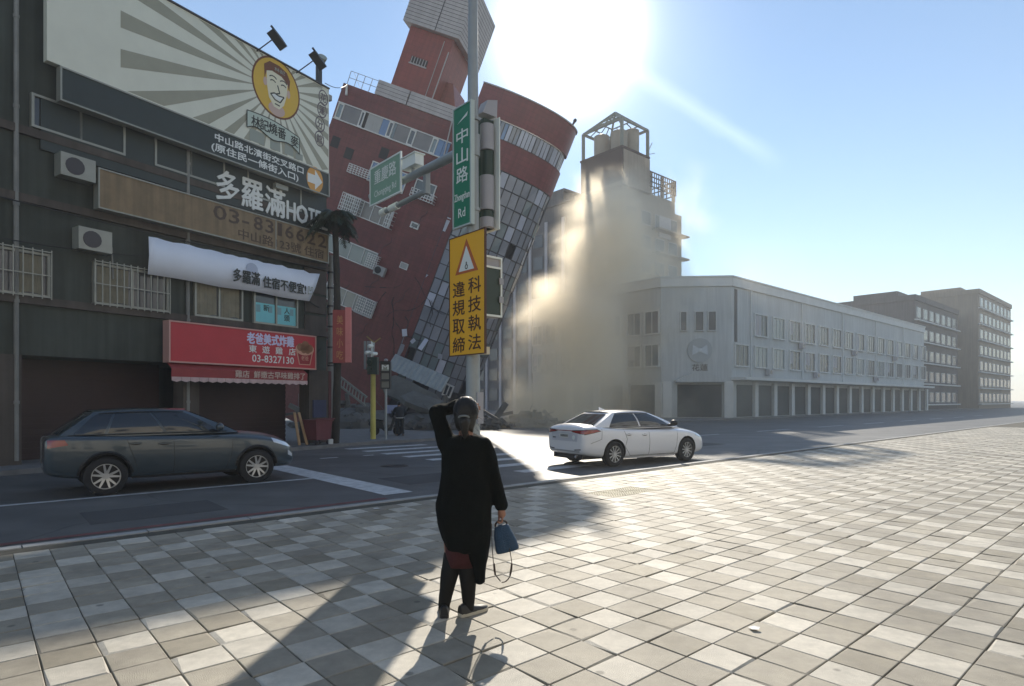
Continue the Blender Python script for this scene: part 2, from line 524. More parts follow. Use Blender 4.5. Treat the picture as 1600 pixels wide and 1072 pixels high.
for dist, i, j, p in tl:
    k = tile_kind(i, j)
    cs, ct = (i + .5) * TS, (j + .5) * TS
    tac = abs(cs - s_c) < .62 and abs(ct - t_c) < .32
    if tac: k = 'Y'
    zz = rnd.uniform(-.0028, .001)
    R = Matrix.Translation((p.x, p.y, zz)) @ Matrix.Rotation(A_U + rnd.uniform(-.004, .004), 4, 'Z') @ Matrix.Rotation(rnd.uniform(-.006, .006), 4, 'X') @ Matrix.Rotation(rnd.uniform(-.006, .006), 4, 'Y')
    if (i, j) in near or tac:
        o = put('tactile_tile' if tac else 'paving_tile', rch.choice(t_me[k]), pav)
        o.matrix_local = R
    else:
        me = rch.choice(t_me[k]); b = len(far_v)
        far_v += [tuple(R @ v.co) for v in me.vertices]
        tone = rnd.uniform(-.1, .1)
        for f in me.polygons:
            far_f.append(tuple(b + q for q in f.vertices)); far_m.append(slot[k]); far_t.append(tone)
fm = bpy.data.meshes.new('far_tiles')
fm.from_pydata(far_v, [], far_f); fm.update()
for m in (M_TL, M_TG, M_TD, M_TY): fm.materials.append(m)
fm.polygons.foreach_set('material_index', far_m)
fm.attributes.new('tone', 'FLOAT', 'FACE').data.foreach_set('value', far_t)
put('paving_tiles', fm, pav, kind='stuff')
for k, (px, py) in enumerate(((588, 796), (1180, 985))):
    p = ground(px, py); g_ = MB(); rl_ = random.Random(k); q = [(p.x + .05 * math.cos(a) * rl_.uniform(.6, 1.2), p.y + .05 * math.sin(a) * rl_.uniform(.6, 1.2), .008 + .02 * rl_.random()) for a in (0, 1.3, 2.4, 3.6, 5)]
    g_.poly(q); o = g_.build('paper_scrap', mat('white_scrap', (.7, .7, .68), .8)); o['label'] = ('tiny white paper scrap on the pavement by the kerb left of the woman', 'tiny white paper scrap on the sunlit pavement at lower right')[k]; o['category'] = 'litter'
# far pavement in front of the shops and round the corner
T_F = 22.6
fp = MB()
def cornered(b, outline, z0, z1): b.prismz(outline, z0, z1)
_v = Vector((math.cos(rad(58)), math.sin(rad(58)), 0)); _m = Vector((_v.y, -_v.x, 0))
_p0 = Vector(((515 - CX) / F * 23.4, 23.4, 0)) + _m * 1.3
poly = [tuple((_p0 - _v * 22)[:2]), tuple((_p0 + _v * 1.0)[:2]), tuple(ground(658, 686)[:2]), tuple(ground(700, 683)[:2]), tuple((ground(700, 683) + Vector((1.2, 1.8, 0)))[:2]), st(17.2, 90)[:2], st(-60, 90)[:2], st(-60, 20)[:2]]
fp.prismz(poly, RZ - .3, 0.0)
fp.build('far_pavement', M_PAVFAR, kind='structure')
# pavement under the white building across the side street
poly = [st(34, 27)[:2], st(140, 27)[:2], st(140, 90)[:2], st(32.5, 90)[:2], st(32.5, 28.5)[:2]]
MB().prismz(poly, RZ - .3, 0.0).build('corner_pavement', M_PAVFAR, kind='structure')
# ================================================================== the leaning red building
M_RED = mat('maroon_tile', srgb(112, 53, 51), 0.5, noise=(0.5, 0.16), streak=0.25, spec=0.4)
M_RED2 = mat('maroon_drum_tile', srgb(120, 56, 58), 0.45, noise=(0.7, 0.12), streak=0.2, spec=0.4)
M_ROSE = mat('red_tower_tile', srgb(138, 62, 52), 0.55, noise=(0.7, 0.15), streak=0.25)
M_CLAD = mat('pale_siding', srgb(172, 166, 166), 0.55, noise=(1.2, 0.1), streak=0.15, metal=0.0)
M_WFRAME = mat('white_window_frame', srgb(205, 203, 200), 0.5, noise=(4, 0.12))
M_GLASS_D = mat('dark_glass', srgb(70, 72, 76), 0.12, noise=(0.8, 0.2), spec=0.8, rndv=0.25)
M_GLASS_B = mat('blue_glass', srgb(88, 112, 148), 0.12, noise=(0.8, 0.2), spec=0.8, rndv=0.2)
M_GLASS_G = mat('grey_green_glass', srgb(112, 122, 124), 0.16, noise=(0.6, 0.2), spec=0.8, rndv=0.25)
M_CURT = mat('curtain_glass', srgb(132, 134, 142), 0.22, noise=(0.5, 0.15), spec=0.7, rndv=0.13)
M_CURT_L = mat('pale_curtain_panel', srgb(176, 178, 190), 0.3, noise=(0.6, 0.12), spec=0.6, rndv=0.15)
M_DARK = mat('dark_void', srgb(36, 34, 36), 0.8)
M_MULL = mat('dark_mullion', srgb(58, 54, 58), 0.5)
M_STEEL = mat('galvanised_rail', srgb(150, 150, 152), 0.45, metal=0.4)

def tile_joints(m, w, h, dark):
    nt = m.node_tree; N = nt.nodes.new; L = nt.links.new; b = nt.nodes['Principled BSDF']
    src = b.inputs['Base Color'].links[0].from_socket
    tc = N('ShaderNodeTexCoord'); s = N('ShaderNodeSeparateXYZ'); c = N('ShaderNodeCombineXYZ'); L(tc.outputs['Object'], s.inputs[0])
    ad = N('ShaderNodeMath'); ad.operation = 'ADD'; L(s.outputs[0], ad.inputs[0]); L(s.outputs[1], ad.inputs[1])
    L(ad.outputs[0], c.inputs[0]); L(s.outputs[2], c.inputs[1])
    br = N('ShaderNodeTexBrick'); br.inputs['Scale'].default_value = 1.0; br.inputs['Brick Width'].default_value = w; br.inputs['Row Height'].default_value = h
    br.inputs['Mortar Size'].default_value = .012; br.inputs['Color1'].default_value = (1.06, 1.06, 1.06, 1); br.inputs['Color2'].default_value = (.9, .9, .9, 1); br.inputs['Mortar'].default_value = (dark, dark, dark, 1)
    L(c.outputs[0], br.inputs['Vector'])
    x = N('ShaderNodeMix'); x.data_type = 'RGBA'; x.blend_type = 'MULTIPLY'; x.inputs[0].default_value = 1
    L(src, x.inputs[6]); L(br.outputs['Color'], x.inputs[7]); L(x.outputs[2], b.inputs['Base Color'])
tile_joints(M_RED, .62, .31, .7); tile_joints(M_RED2, .62, .31, .7); tile_joints(M_ROSE, .62, .31, .72)

def rot3(y, p, r):
    y, p, r = rad(y), rad(p), rad(r)
    cy, sy = math.cos(y), math.sin(y)
    c, s = math.cos(p), math.sin(p)
    Ry = Matrix(((cy, -sy, 0), (sy, cy, 0), (0, 0, 1)))
    Rx = Matrix(((1, 0, 0), (0, c, -s), (0, s, c)))
    c, s = math.cos(r), math.sin(r)
    Rr = Matrix(((c, 0, s), (0, 1, 0), (-s, 0, c)))
    return Rr @ Rx @ Ry
RB = rot3(-8.76, 8.95, 22.07)
MBLD = RB.to_4x4(); MBLD.translation = at(748, 206, 41.0)
bld = thing('leaning_building', 'dark red tower block leaning over steeply, with a rounded glazed corner', 'building', MBLD)
def fac(px, py): return on_plane(px, py, MBLD)
XA = fac(540, 120)[0]
ZT = 0.0
ZB = -24.0
b = MB()
b.box(XA, 0.6, 0.0, 9.5, ZB, ZT)
wall_o = b.build('wall', M_RED, bld)
# rim courses of the facade: thin string lines between storeys
b = MB()
for z in (-0.45, -3.0, -6.1, -9.2, -12.3):
    b.box(XA - .01, 0.6, -0.03, -0.002, z - .05, z + .05)
b.build('string_course', M_RED, wall_o)

# --- the rounded corner
EA, EB, YC = 5.45, 3.5, 3.5
NCOL = 13
def drum(x_frac_angle, off=0.0):
    a = x_frac_angle            # 0 = facing the viewer, pi/2 = right end
    return Vector(((EA + off) * math.sin(a), YC - (EB + off) * math.cos(a), 0))
NA = 44
def drum_ring(z, off=0.0, a0=0.0, a1=math.pi / 2 + .25):
    return [drum(a0 + (a1 - a0) * i / NA, off) + Vector((0, 0, z)) for i in range(NA + 1)]
def drum_shell(z0, z1, off, thick=0.25, a0=0.0, a1=math.pi / 2 + .25):
    b = MB(); o0, o1 = drum_ring(z0, off, a0, a1), drum_ring(z1, off, a0, a1)
    i0, i1 = drum_ring(z0, off - thick, a0, a1), drum_ring(z1, off - thick, a0, a1)
    b.loft([o0, o1], closed=False); b.loft([o1, i1], closed=False); b.loft([i1, i0], closed=False); b.loft([i0, o0], closed=False)
    for k in (0, -1): b.poly([o0[k], i0[k], i1[k], o1[k]])
    return b
core = MB()
pts = [(0.55, 9.4)] + [(0.55, 0.5)] + [tuple(drum(math.pi / 2 * i / 20, -0.5)[:2]) for i in range(2, 21)] + [(4.95, 4.2), (3.6, 6.0)]
core.prismz(pts, ZB, 0.4)
core.build('core', M_MULL, bld)
drum_shell(1.25, 3.05, 0.03, 0.3, a0=-.16).build('parapet', M_RED2, bld, smooth='auto')
drum_shell(3.052, 3.13, 0.10, 0.42, a0=-.16).build('parapet_cap', M_CLAD, bld, smooth='auto')
drum_shell(-1.75, 0.05, 0.03, 0.3).build('spandrel', M_RED2, bld, smooth='auto')
def pane_at(a0, a1, z0, z1, off, m, name='pane', jig=0.012, gap=0.035, parent=None):
    p0, p1 = drum(a0, off), drum(a1, off)
    d = (p1 - p0); w = d.length
    if w < .12: return
    M = frame(p0, d)
    b = MB(M)
    j = lambda: rnd.uniform(-jig, jig)
    q = [(gap, j(), z0 + gap), (w - gap, j(), z0 + gap), (w - gap, j(), z1 - gap), (gap, j(), z1 - gap)]
    b.add(q + [(x, y + .04, z) for x, y, z in q], [(0, 1, 2, 3), (0, 4, 5, 1), (1, 5, 6, 2), (2, 6, 7, 3), (3, 7, 4, 0)])
    return b.build(name, m, parent or bld)
# angles spaced for equal arc length
angs = [0.0]; acc = 0.0; prev = drum(0); fine = []
for i in range(1, 401):
    a = (math.pi / 2 + .18) * i / 400; q = drum(a); acc += (q - prev).length; fine.append((acc, a)); prev = q
for k in range(1, NCOL + 1):
    tgt = acc * k / NCOL
    angs.append(next(a for l, a in fine if l >= tgt - 1e-6))
win_band = drum_shell(0.08, 1.22, -0.16, 0.2).build('window_band', M_MULL, bld, smooth='auto')
rr = random.Random(3)
for k in range(NCOL):
    for h in range(2):
        a0 = angs[k] + (angs[k + 1] - angs[k]) * h / 2; a1 = angs[k] + (angs[k + 1] - angs[k]) * (h + 1) / 2
        pane_at(a0, a1, 0.1, 1.2, -0.12 + rr.uniform(-.03, .05), rr.choice([M_CURT_L, M_CURT, M_CURT, M_GLASS_B if k < 3 else M_CURT_L]), 'pane', .02, .03, win_band)
ZROW = 1.04
for r in range(16):
    z1 = -1.78 - r * ZROW
    for k in range(NCOL):
        if rr.random() < .005 + .006 * r: continue           # missing glass
        if k == 0: m = M_CURT_L if r < 9 else M_CURT  # upper panes of the first column take a paler colour, painted as lit
        else: m = rr.choice([M_CURT] * 9 + [M_CURT_L, M_GLASS_G, M_GLASS_G])
        pane_at(angs[k], angs[k + 1], z1 - ZROW, z1, -0.02 + rr.uniform(-.03, .03), m, 'curtain_pane', .035, .03)
# mullions of the curtain wall
b = MB()
for k in range(NCOL + 1):
    p = drum(angs[k], -.04)
    b.rod((p.x, p.y, -1.78 - 16 * ZROW), (p.x, p.y, -1.78), .05, .05, 6)
for r in range(0, 17):
    z = -1.78 - r * ZROW
    ring = drum_ring(z, -.03, 0, angs[-1])
    b.tube(ring[::4], .045, 5)
b.build('mullions', M_MULL, bld, kind='stuff')
# hanging bits of broken facade
for (px, py, w, h) in ((635, 520, .35, .5), (648, 533, .25, .35), (664, 538, .3, .9), (690, 557, .3, .35)):
    x, z = fac(px, py)
    b = MB(Matrix.Translation((x, -.35, z)) @ Matrix.Rotation(rr.uniform(-.5, .9), 4, 'Y') @ Matrix.Rotation(rr.uniform(-.4, .4), 4, 'X'))
    b.box(-w / 2, w / 2, -.03, .03, -h / 2, h / 2)
    b.build('loose_panel', M_CURT_L, bld)

# --- facade windows
def rect(tl, tr, bl):
    x0, z1 = fac(*tl); x1, z1b = fac(*tr); x2, z0 = fac(*bl)
    return (x0 + x2) / 2, (x0 + x2) / 2 + (x1 - x0), z0, (z1 + z1b) / 2
def framed(x0, x1, z0, z1, m, name='window', fw=.07, mull=0, fm=None, depth=.09):
    b = MB()
    fm = fm or M_WFRAME
    b.box(x0, x0 + fw, -depth, -.004, z0, z1); b.box(x1 - fw, x1, -depth, -.004, z0, z1)
    b.box(x0 + fw, x1 - fw, -depth, -.004, z0, z0 + fw); b.box(x0 + fw, x1 - fw, -depth, -.004, z1 - fw, z1)
    for k in range(mull):
        xm = x0 + (x1 - x0) * (k + 1) / (mull + 1)
        b.box(xm - fw * .35, xm + fw * .35, -depth + .01, -.004, z0 + fw, z1 - fw)
    w = b.build(name, fm, bld)
    p = MB(); p.box(x0 + fw * .8, x1 - fw * .8, -.035, -.006, z0 + fw * .8, z1 - fw * .8)
    p.build('pane', m, w)
    return w
# the ribbon of the top storey
zt = (fac(525, 159)[1] + fac(574, 176)[1] + fac(684, 216)[1]) / 3
zb = (fac(521, 182)[1] + fac(683, 245)[1]) / 2
rib = MB()
xl = XA + .12; xr = fac(706, 224)[0]
rib.box(xl, xr, -.11, -.003, zt, zt + .06); rib.box(xl, xr, -.14, -.003, zb - .07, zb)
ribbon = rib.build('ribbon_frame', M_WFRAME, bld)
def X_(cx): return fac(480 + cx / 5.954, 100 + (350 + (cx - 270) * .36) / 5.954)[0]
M_SIDE = mat('pale_grey_shutter', srgb(158, 156, 154), 0.5, noise=(2, .1))
M_GLASS_W = mat('clear_warm_glass', srgb(112, 104, 100), 0.18, noise=(0.7, 0.25), spec=0.7)
seq = [(300, 355, M_GLASS_G, 1), (358, 512, M_GLASS_W, 0), (515, 552, M_GLASS_D, 1), (553, 578, M_DARK, 0), (580, 640, M_SIDE, 0), (641, 712, M_SIDE, 0),
       (714, 772, M_GLASS_B, 0), (775, 820, M_GLASS_D, 1), (822, 845, M_GLASS_G, 0), (847, 968, M_GLASS_W, 0), (970, 1027, M_GLASS_D, 1), (1030, 1178, M_GLASS_W, 0),
       (1180, 1232, M_GLASS_G, 1), (1234, 1284, M_GLASS_B, 0), (1287, 1340, M_GLASS_B, 0)]
for c0, c1, m, fr in seq:
    x0, x1 = X_(c0), X_(c1)
    if fr: framed(x0, x1, zb + .01, zt - .01, m, fw=.08)
    else:
        p = MB(); p.box(x0, x1, -.05, -.006, zb + .005, zt - .005)
        p.build('pane', m, ribbon)
def grille(x0, x1, z0, z1, nx, nz, d=.55, name='window_grille'):
    """white cage of bars standing out from a window"""
    b = MB(); t = .022
    for k in range(nx + 1):
        x = x0 + (x1 - x0) * k / nx
        b.box(x - t, x + t, -d, -d + .03, z0, z1)
        b.box(x - t, x + t, -d, 0, z0, z0 + .04)
    for k in range(nz + 1):
        z = z0 + (z1 - z0) * k / nz
        b.box(x0, x1, -d - .004, -d + .026, z - t, z + t)
        for x in (x0, x1): b.box(x - t, x + t, -d, 0, z - t, z + t)
    return b.build(name, M_WFRAME, bld)
def acu(x0, z0, w=.8, h=.62):
    b = MB(); b.box(x0, x0 + w, -.42, -.08, z0, z0 + h)
    o = b.build('air_conditioner', M_SIDE, bld)
    g = MB(); c = Vector((x0 + w * .38, -.425, z0 + h / 2))
    g.rod(c, c + Vector((0, -.02, 0)), h * .4, h * .4, 16)
    g.build('fan_grille', M_DARK, o)
    k = MB(); k.box(x0 + .05, x0 + .1, -.45, 0, z0 - .06, z0); k.box(x0 + w - .1, x0 + w - .05, -.45, 0, z0 - .06, z0)
    k.build('bracket', M_STEEL, o)
# row 2
x0, x1, z0, z1 = rect((551, 258), (586, 272), (548, 271)); grille(x0, x1, z0, z1, 8, 4)
x0, x1, z0, z1 = rect((583, 252), (640, 272), (573, 282)); framed(x0, x1, z0, z1, M_GLASS_B, mull=2)
x0, x1, z0, z1 = rect((651, 278), (682, 291), (645, 303)); framed(x0, x1, z0, z1, M_GLASS_D, mull=1); grille(x0 + .1, x1 + .25, z0 - .2, z0 + .35, 8, 3)
# row 3
x0, x1, z0, z1 = rect((542, 304), (616, 331), (533, 328)); framed(x0, x1, z0, z1, M_GLASS_W, mull=4); grille(x0, x0 + (x1 - x0) * .38, z0, z1, 9, 5); grille(x1 - .2, x1 + .28, z0, z1, 3, 4)
x0, x1, z0, z1 = rect((643, 346), (656, 350), (641, 355)); framed(x0, x1, z0, z1, M_GLASS_D, fw=.09)
# row 4
x0, x1, z0, z1 = rect((529, 371), (592, 396), (520, 396)); framed(x0 - .9, x1, z0, z1, M_GLASS_G, mull=3)
x0, x1, z0, z1 = rect((578, 396), (594, 402), (574, 416)); grille(x0, x1, z0, z1, 5, 6, .4)
x, z = fac(586, 427); acu(x, z)
x, z = fac(624, 418); framed(x, x + .6, z, z + .45, M_SIDE, fw=.05, name='vent')
# row 5
x0, x1, z0, z1 = rect((528, 449), (590, 470), (521, 472)); framed(x0 - .9, x1, z0, z1, M_GLASS_G, mull=4); grille(x1 - 1.3, x1, z0, z1, 8, 6, .35)
# dark square holes
for px, py in ((545, 240), (524, 222), (600, 240)):
    x, z = fac(px, py); p = MB(); p.box(x - .32, x + .32, -.02, -.004, z - .38, z + .38); p.build('opening', M_DARK, bld)
# pipes and stains on the facade
b = MB()
for px0, py0, px1, py1 in ((707, 190, 690, 262),):
    a, c = fac(px0, py0), fac(px1, py1)
    b.rod((a[0], -.1, a[1]), (c[0], -.1, c[1]), .05, .05, 8)
b.build('downpipe', M_CLAD, bld)
# torn lamp near the top left corner
x, z = fac(543, 143); b = MB(); b.rod((x - .12, -.12, z + .35), (x + .12, -.2, z - .3), .06, .09, 8); b.build('wall_lamp', M_WFRAME, bld)

# --- roof: pale panelled parapet, wire railing
xp0 = fac(588, 140)[0]
xm = fac(640, 150)[0]
par = MB()
par.box(xp0, xm - .05, -.08, .3, 0.02, .98); par.box(xm + .05, 0.35, -.08, .3, 0.02, .98)
parapet = par.build('roof_parapet', M_CLAD, bld)
pl = MB()
for z in (.26, .5, .74): pl.box(xp0 - .01, .36, -.092, -.082, z - .012, z + .012)
pl.build('panel_joint', M_MULL, parapet)
rl = MB()
for k in range(5):
    x = XA + .15 + (xp0 - XA - .2) * k / 4
    rl.rod((x, .2, 0), (x, .2, .95), .022, .022, 6)
for z in (.5, .95): rl.rod((XA + .15, .2, z), (xp0 - .05, .2, z), .018, .018, 6)
rl.rod((XA + .4, .2, .9), (XA + 1.2, .2, .1), .012, .012, 5)
rl.build('railing', M_STEEL, bld)
b = MB()
x, z = 5.2, 3.1
b.rod((x, 2.8, z), (x + .05, 2.8, z + .32), .05, .09, 8); b.ell((x + .06, 2.8, z + .42), (.13, .13, .15), 8, 6)
b.build('rooftop_siren', M_MULL, bld)

# --- the stair tower on the roof
def tower_xy(pxa, pya, y):
    M = MBLD @ Matrix.Translation((0, y, 0)); return on_plane(pxa, pya, M)
YT = 1.6
tx0, tz0 = tower_xy(612, 128, YT); tx1, _ = tower_xy(679, 150, YT)
_, tzl = tower_xy(643, 40, YT)
tow = MB(); tow.box(tx0, tx1, YT, YT + 4.2, 0.0, tzl)
tower = tow.build('stair_tower', M_ROSE, bld)
t2 = MB()
t2.prism([(tx1 + .002, 0), (tx1 + 1.2, 0), (tx1 + 1.2, 1.7), (tx1 + .5, 3.1), (tx1 + .002, 3.1)], YT + 1.2, YT + 4.1)
t2.build('tower_annex', M_ROSE, tower)
pp = MB(); pp.rod((tx1 - .06, YT - .07, .1), (tx1 - .06, YT - .07, tzl - .9), .045, .045, 8); pp.rod((tx1 - .62, YT - .06, .3), (tx1 - .62, YT - .06, tzl - .3), .03, .03, 8)
pp.build('pipe', M_CLAD, tower)
wx, wz = tower_xy(653, 98, YT)
fr = MB(); fr.box(wx - .65, wx + .75, YT - .06, YT - .005, wz - .22, wz - .14)
for k in range(6): fr.box(wx - .55 + k * .22, wx - .5 + k * .22, YT - .05, YT - .005, wz - .14, wz + .3)
fr.build('grille', M_CLAD, tower)
pn = MB(); pn.box(wx - .6, wx + .7, YT - .03, YT - .004, wz - .14, wz + .3); pn.build('pane', M_DARK, tower)
# overhanging lid clad in siding
lx0, lz0 = tower_xy(632, 24, YT - .45); lx1, _ = tower_xy(720, 52, YT - .45)
lid = MB(); Z0, Z1 = tzl + .02, tzl + 3.6
lid.box(lx0, lx1, YT - .45, YT + 4.9, Z0 + .0, Z1)
lid_o = lid.build('clad_lid', M_CLAD, bld)
sd = MB()
for k in range(14):
    z = Z0 + .22 + k * .24
    sd.box(lx0 - .015, lx1 + .015, YT - .465, YT - .452, z, z + .025)
    sd.box(lx1 + .002, lx1 + .014, YT - .45, YT + 4.9, z, z + .025)
sd.build('siding_joint', M_MULL, lid_o)
sj = MB(); xm_, _ = tower_xy(682, 40, YT - .45); sj.box(xm_ - .03, xm_ + .03, YT - .47, YT - .453, Z0, Z1); sj.build('siding_seam', M_MULL, lid_o)

# --- crushed foot: corrugated canopy, slabs
M_CORR = mat('corrugated_awning', srgb(150, 156, 156), 0.5, noise=(2, .15), metal=0.1)
M_SLAB = mat('broken_concrete', srgb(98, 98, 94), 0.9, noise=(1.5, .3), bump=(12, .6))
M_RUB = mat('rubble', srgb(104, 102, 98), 0.95, noise=(1.2, .4), bump=(10, .6), rndv=.2)
xc0, zc1 = fac(620, 553); xc1, zc1b = fac(700, 583); _, zc0 = fac(616, 576)
b = MB(); n = 40; rings = []
top, bot = [], []
for i in range(n + 1):
    x = xc0 + (xc1 - xc0 + .3) * i / n
    w = .05 * math.sin(i * 1.9)
    top.append((x, -.25 + w, zc1)); bot.append((x, -1.0 + w, zc0))
b.loft([top, bot], closed=False); b.loft([[(x, y + .06, z) for x, y, z in bot], [(x, y + .06, z) for x, y, z in top]], closed=False)
b.build('corrugated_awning', M_CORR, bld)
x0, z0 = fac(700, 610)
b = MB(); b.box(x0 - .3, x0 + .35, -.12, .0, z0 - .45, z0 + .45); fo = b.build('window', M_WFRAME, bld)
p = MB(); p.box(x0 - .2, x0 - .02, -.14, -.122, z0 - .35, z0 + .35); p.box(x0 + .08, x0 + .26, -.14, -.122, z0 - .35, z0 + .35); p.build('pane', M_GLASS_D, fo)

# cracks and torn strips running across the tiled facade
rc = random.Random(31)
for k in range(9):
    px0, py0 = rc.uniform(545, 690), rc.uniform(430, 560)
    x, z = fac(px0, py0); b = MB(); a = rc.uniform(-2.2, -.6)
    for i in range(rc.randint(5, 9)):
        L_ = rc.uniform(.25, .6); a += rc.uniform(-.6, .6); x2, z2 = x + math.cos(a) * L_, z + math.sin(a) * L_
        b.bar((x, -.004, z), (x2, -.004, z2), .03, rc.uniform(.02, .06)); x, z = x2, z2
    b.build('crack', M_DARK, bld)
for k, (px0, py0) in enumerate(((560, 330), (612, 372), (592, 432), (668, 330), (640, 450), (575, 505))):
    x, z = fac(px0, py0); b = MB(); pts = [(x, -.05, z)]
    for i in range(7): pts.append((x + .12 * math.sin(i * 1.3 + k) - .09 * i, -.06 - .02 * i, z - .22 * (i + 1)))
    b.tube(pts, .014, 5); b.build('hanging_wire', M_MULL, bld)
def jag_slab(name, M, w, d, h, m, label, cat='slab', seed=1, group=None):
    r = random.Random(seed)
    out = []
    for i in range(14):
        t = 2 * math.pi * i / 14
        cx, cz = math.cos(t), math.sin(t)
        k = min(1 / max(abs(cx), 1e-3), 1 / max(abs(cz), 1e-3))
        k = min(k, 1.25) * r.uniform(.9, 1.05)
        out.append((cx * k * w / 2, cz * k * d / 2))
    o = MB().prismz(out, -h / 2, h / 2).build(name, m)
    o.matrix_world = M
    return tag(o, label, cat, group)
c = at(643, 617, 38.2)
jag_slab('concrete_slab', Matrix.Translation(c) @ Matrix.Rotation(rad(24), 4, 'Y') @ Matrix.Rotation(rad(62), 4, 'X'), 3.7, 1.5, .3, M_SLAB, 'large grey concrete slab hanging tilted under the corrugated awning', 'concrete slab', 2)
c = at(672, 634, 36.5)
jag_slab('concrete_slab', Matrix.Translation(c) @ Matrix.Rotation(rad(20), 4, 'Y') @ Matrix.Rotation(rad(20), 4, 'X'), 3.4, 2.0, .3, M_SLAB, 'lower broken concrete slab resting on rubble near the woman raised elbow', 'concrete slab', 5)
# rubble heaps along the crushed base
def rubble(name, cx, cy, w, d, h, n, seed, M):
    r = random.Random(seed); b = MB()
    for k in range(n):
        a = r.uniform(0, 2 * math.pi); q = math.sqrt(r.random())
        x, y = cx + math.cos(a) * q * w, cy + math.sin(a) * q * d
        z = h * (1 - q ** 1.3) * r.uniform(.2, 1)
        s = r.uniform(.08, .42) * (1.2 - .5 * q)
        T = Matrix.Translation((x, y, z)) @ Matrix.Rotation(r.uniform(0, 6), 4, 'Z') @ Matrix.Rotation(r.uniform(-.9, .9), 4, 'X')
        b.box(-s, s, -s * r.uniform(.4, 1), s * r.uniform(.4, 1), -s * r.uniform(.2, .6), s * r.uniform(.2, .6), T)
    for k in range(n // 14):
        a = r.uniform(0, 2 * math.pi); q = r.random(); c_ = Vector((cx + math.cos(a) * q * w, cy + math.sin(a) * q * d, h * .5))
        v_ = Vector((r.uniform(-1, 1), r.uniform(-.4, .4), r.uniform(-.1, .8))).normalized() * r.uniform(.5, 1.3)
        if k % 2: b.bar(c_ - v_, c_ + v_, r.uniform(.1, .25), r.uniform(.12, .3))
        else: b.tube([c_, c_ + v_ * .6, c_ + v_ * 1.1 + Vector((0, 0, r.uniform(-.3, .3)))], .018, 5)
    # solid core so that the heap is not hollow
    b.ell((cx, cy, -.1), (w * .85, d * .85, h * .75), 16, 8)
    o = b.build(name, M, kind='stuff')
    return o
rubble('rubble', -4.2, 36.4, 4.2, 2.0, 1.4, 230, 4, M_RUB)
rubble('rubble', -9.5, 35.5, 3.4, 2.2, 1.7, 150, 9, M_RUB)
rubble('rubble', 1.0, 39.5, 2.6, 1.6, .8, 90, 12, M_RUB)
# ================================================================== the dusty tower behind
M_TAN = mat('tower_tan_tile', srgb(150, 136, 120), 0.75, noise=(0.3, 0.15), streak=0.25)
M_BROWN = mat('tower_brown_panel', srgb(66, 42, 32), 0.75, noise=(0.4, 0.15), streak=0.2)
M_TSTEEL = mat('painted_steel_frame', srgb(122, 124, 112), 0.6, noise=(1, .15))
M_TANK = mat('tank_shell', srgb(150, 138, 122), 0.6, noise=(0.8, .12))
M_WIN = mat('grey_window_glass', srgb(74, 76, 78), 0.2, noise=(0.7, 0.2), spec=0.7, rndv=0.25)  # dark grey window glass
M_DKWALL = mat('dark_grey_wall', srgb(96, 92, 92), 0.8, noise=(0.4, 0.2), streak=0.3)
M_PALEP = mat('pale_pilaster', srgb(176, 172, 174), 0.7, noise=(1, .1))
# local frame: origin at the near corner, x along the road direction u, y across (n)
MT = frame(Vector((at(972, 625, 75).x, 75, 0)), (U2.x, U2.y, 0))
tw = thing('concrete_tower_block', 'tall tan stepped tower wrapped in dust with an open steel cage on its roof', 'building', MT)
b = MB(MT and None)
LU, LN = 5.6, 6.8
b.box(0, LU, 0, LN, 28.6, 32.8); b.box(-.08, LU + .08, -.08, LN + .1, 32.8, 33.05)
cap_o = b.build('penthouse', M_BROWN, tw)
b = MB(); b.box(.25, LU + .05, -.06, -.003, 28.7, 32.7); b.build('lit_face_panel', M_TAN, cap_o)  # lighter tan over the right face paints in its sunlit, dusty look
b = MB(); b.box(-.3, LU, -.3, LN + .9, 28.2, 28.598); b.build('overhang_slab', M_TAN, tw)
b = MB(); b.box(.2, 13.3, .2, 4.9, -.1, 26.98); b.box(.2, 11.7, .2, 4.9, 26.98, 28.19)
b.build('wall', M_TAN, tw)
# the top right level: open frame
b = MB()
b.box(LU + .01, 11.7, .21, 4.9, 28.2, 28.5)
for x in (6.2, 8.9, 11.5):
    for y in (.3, 4.6): b.box(x - .18, x + .18, y - .18, y + .18, 28.5, 31.3)
b.build('open_frame', M_TAN, tw)
b = MB(); n = 12
for k in range(n + 1):
    x = 5.8 + 5.9 * k / n; b.box(x - .05, x + .05, .02, .1, 29.4, 31.3)
for z in (29.4, 30.03, 30.66, 31.3): b.box(5.75, 11.75, .0, .12, z - .06, z + .06)
for k in range(8):
    y = .2 + 4.7 * k / 7; b.box(11.68, 11.78, y - .05, y + .05, 29.4, 31.3)
for z in (29.4, 30.03, 30.66, 31.3): b.box(11.66, 11.8, .1, 4.9, z - .06, z + .06)
b.build('lattice_railing', M_BROWN, tw)
# windows with slabs on both faces
for fl in range(8):
    z = 2.6 + fl * 3.1
    for k in range(4):
        x = 1.2 + k * 3.0
        p = MB(); p.box(x - .12, x + 1.92, .12, .19, z - .1, z + 1.7); w = p.build('window', M_PALEP, tw)
        q = MB(); q.box(x, x + 1.8, .08, .118, z, z + 1.6); q.build('pane', M_WIN, w)
    for k in range(2):
        y = .8 + k * 2.1
        p = MB(); p.box(.12, .19, y - .1, y + 1.5, z - .1, z + 1.7); w = p.build('window', M_PALEP, tw)
        q = MB(); q.box(.08, .118, y, y + 1.4, z, z + 1.6); q.build('pane', M_WIN, w)
    s = MB(); s.box(6.4, 13.6, -.9, .19, z - .5, z - .3); s.build('balcony_slab', M_TAN, tw)
# pale panel painted as bright sky showing through the upper right storey
b = MB(); b.box(7.9, 10.6, .05, .19, 23.2, 26.0); b.build('panel', M_PALEP, tw)
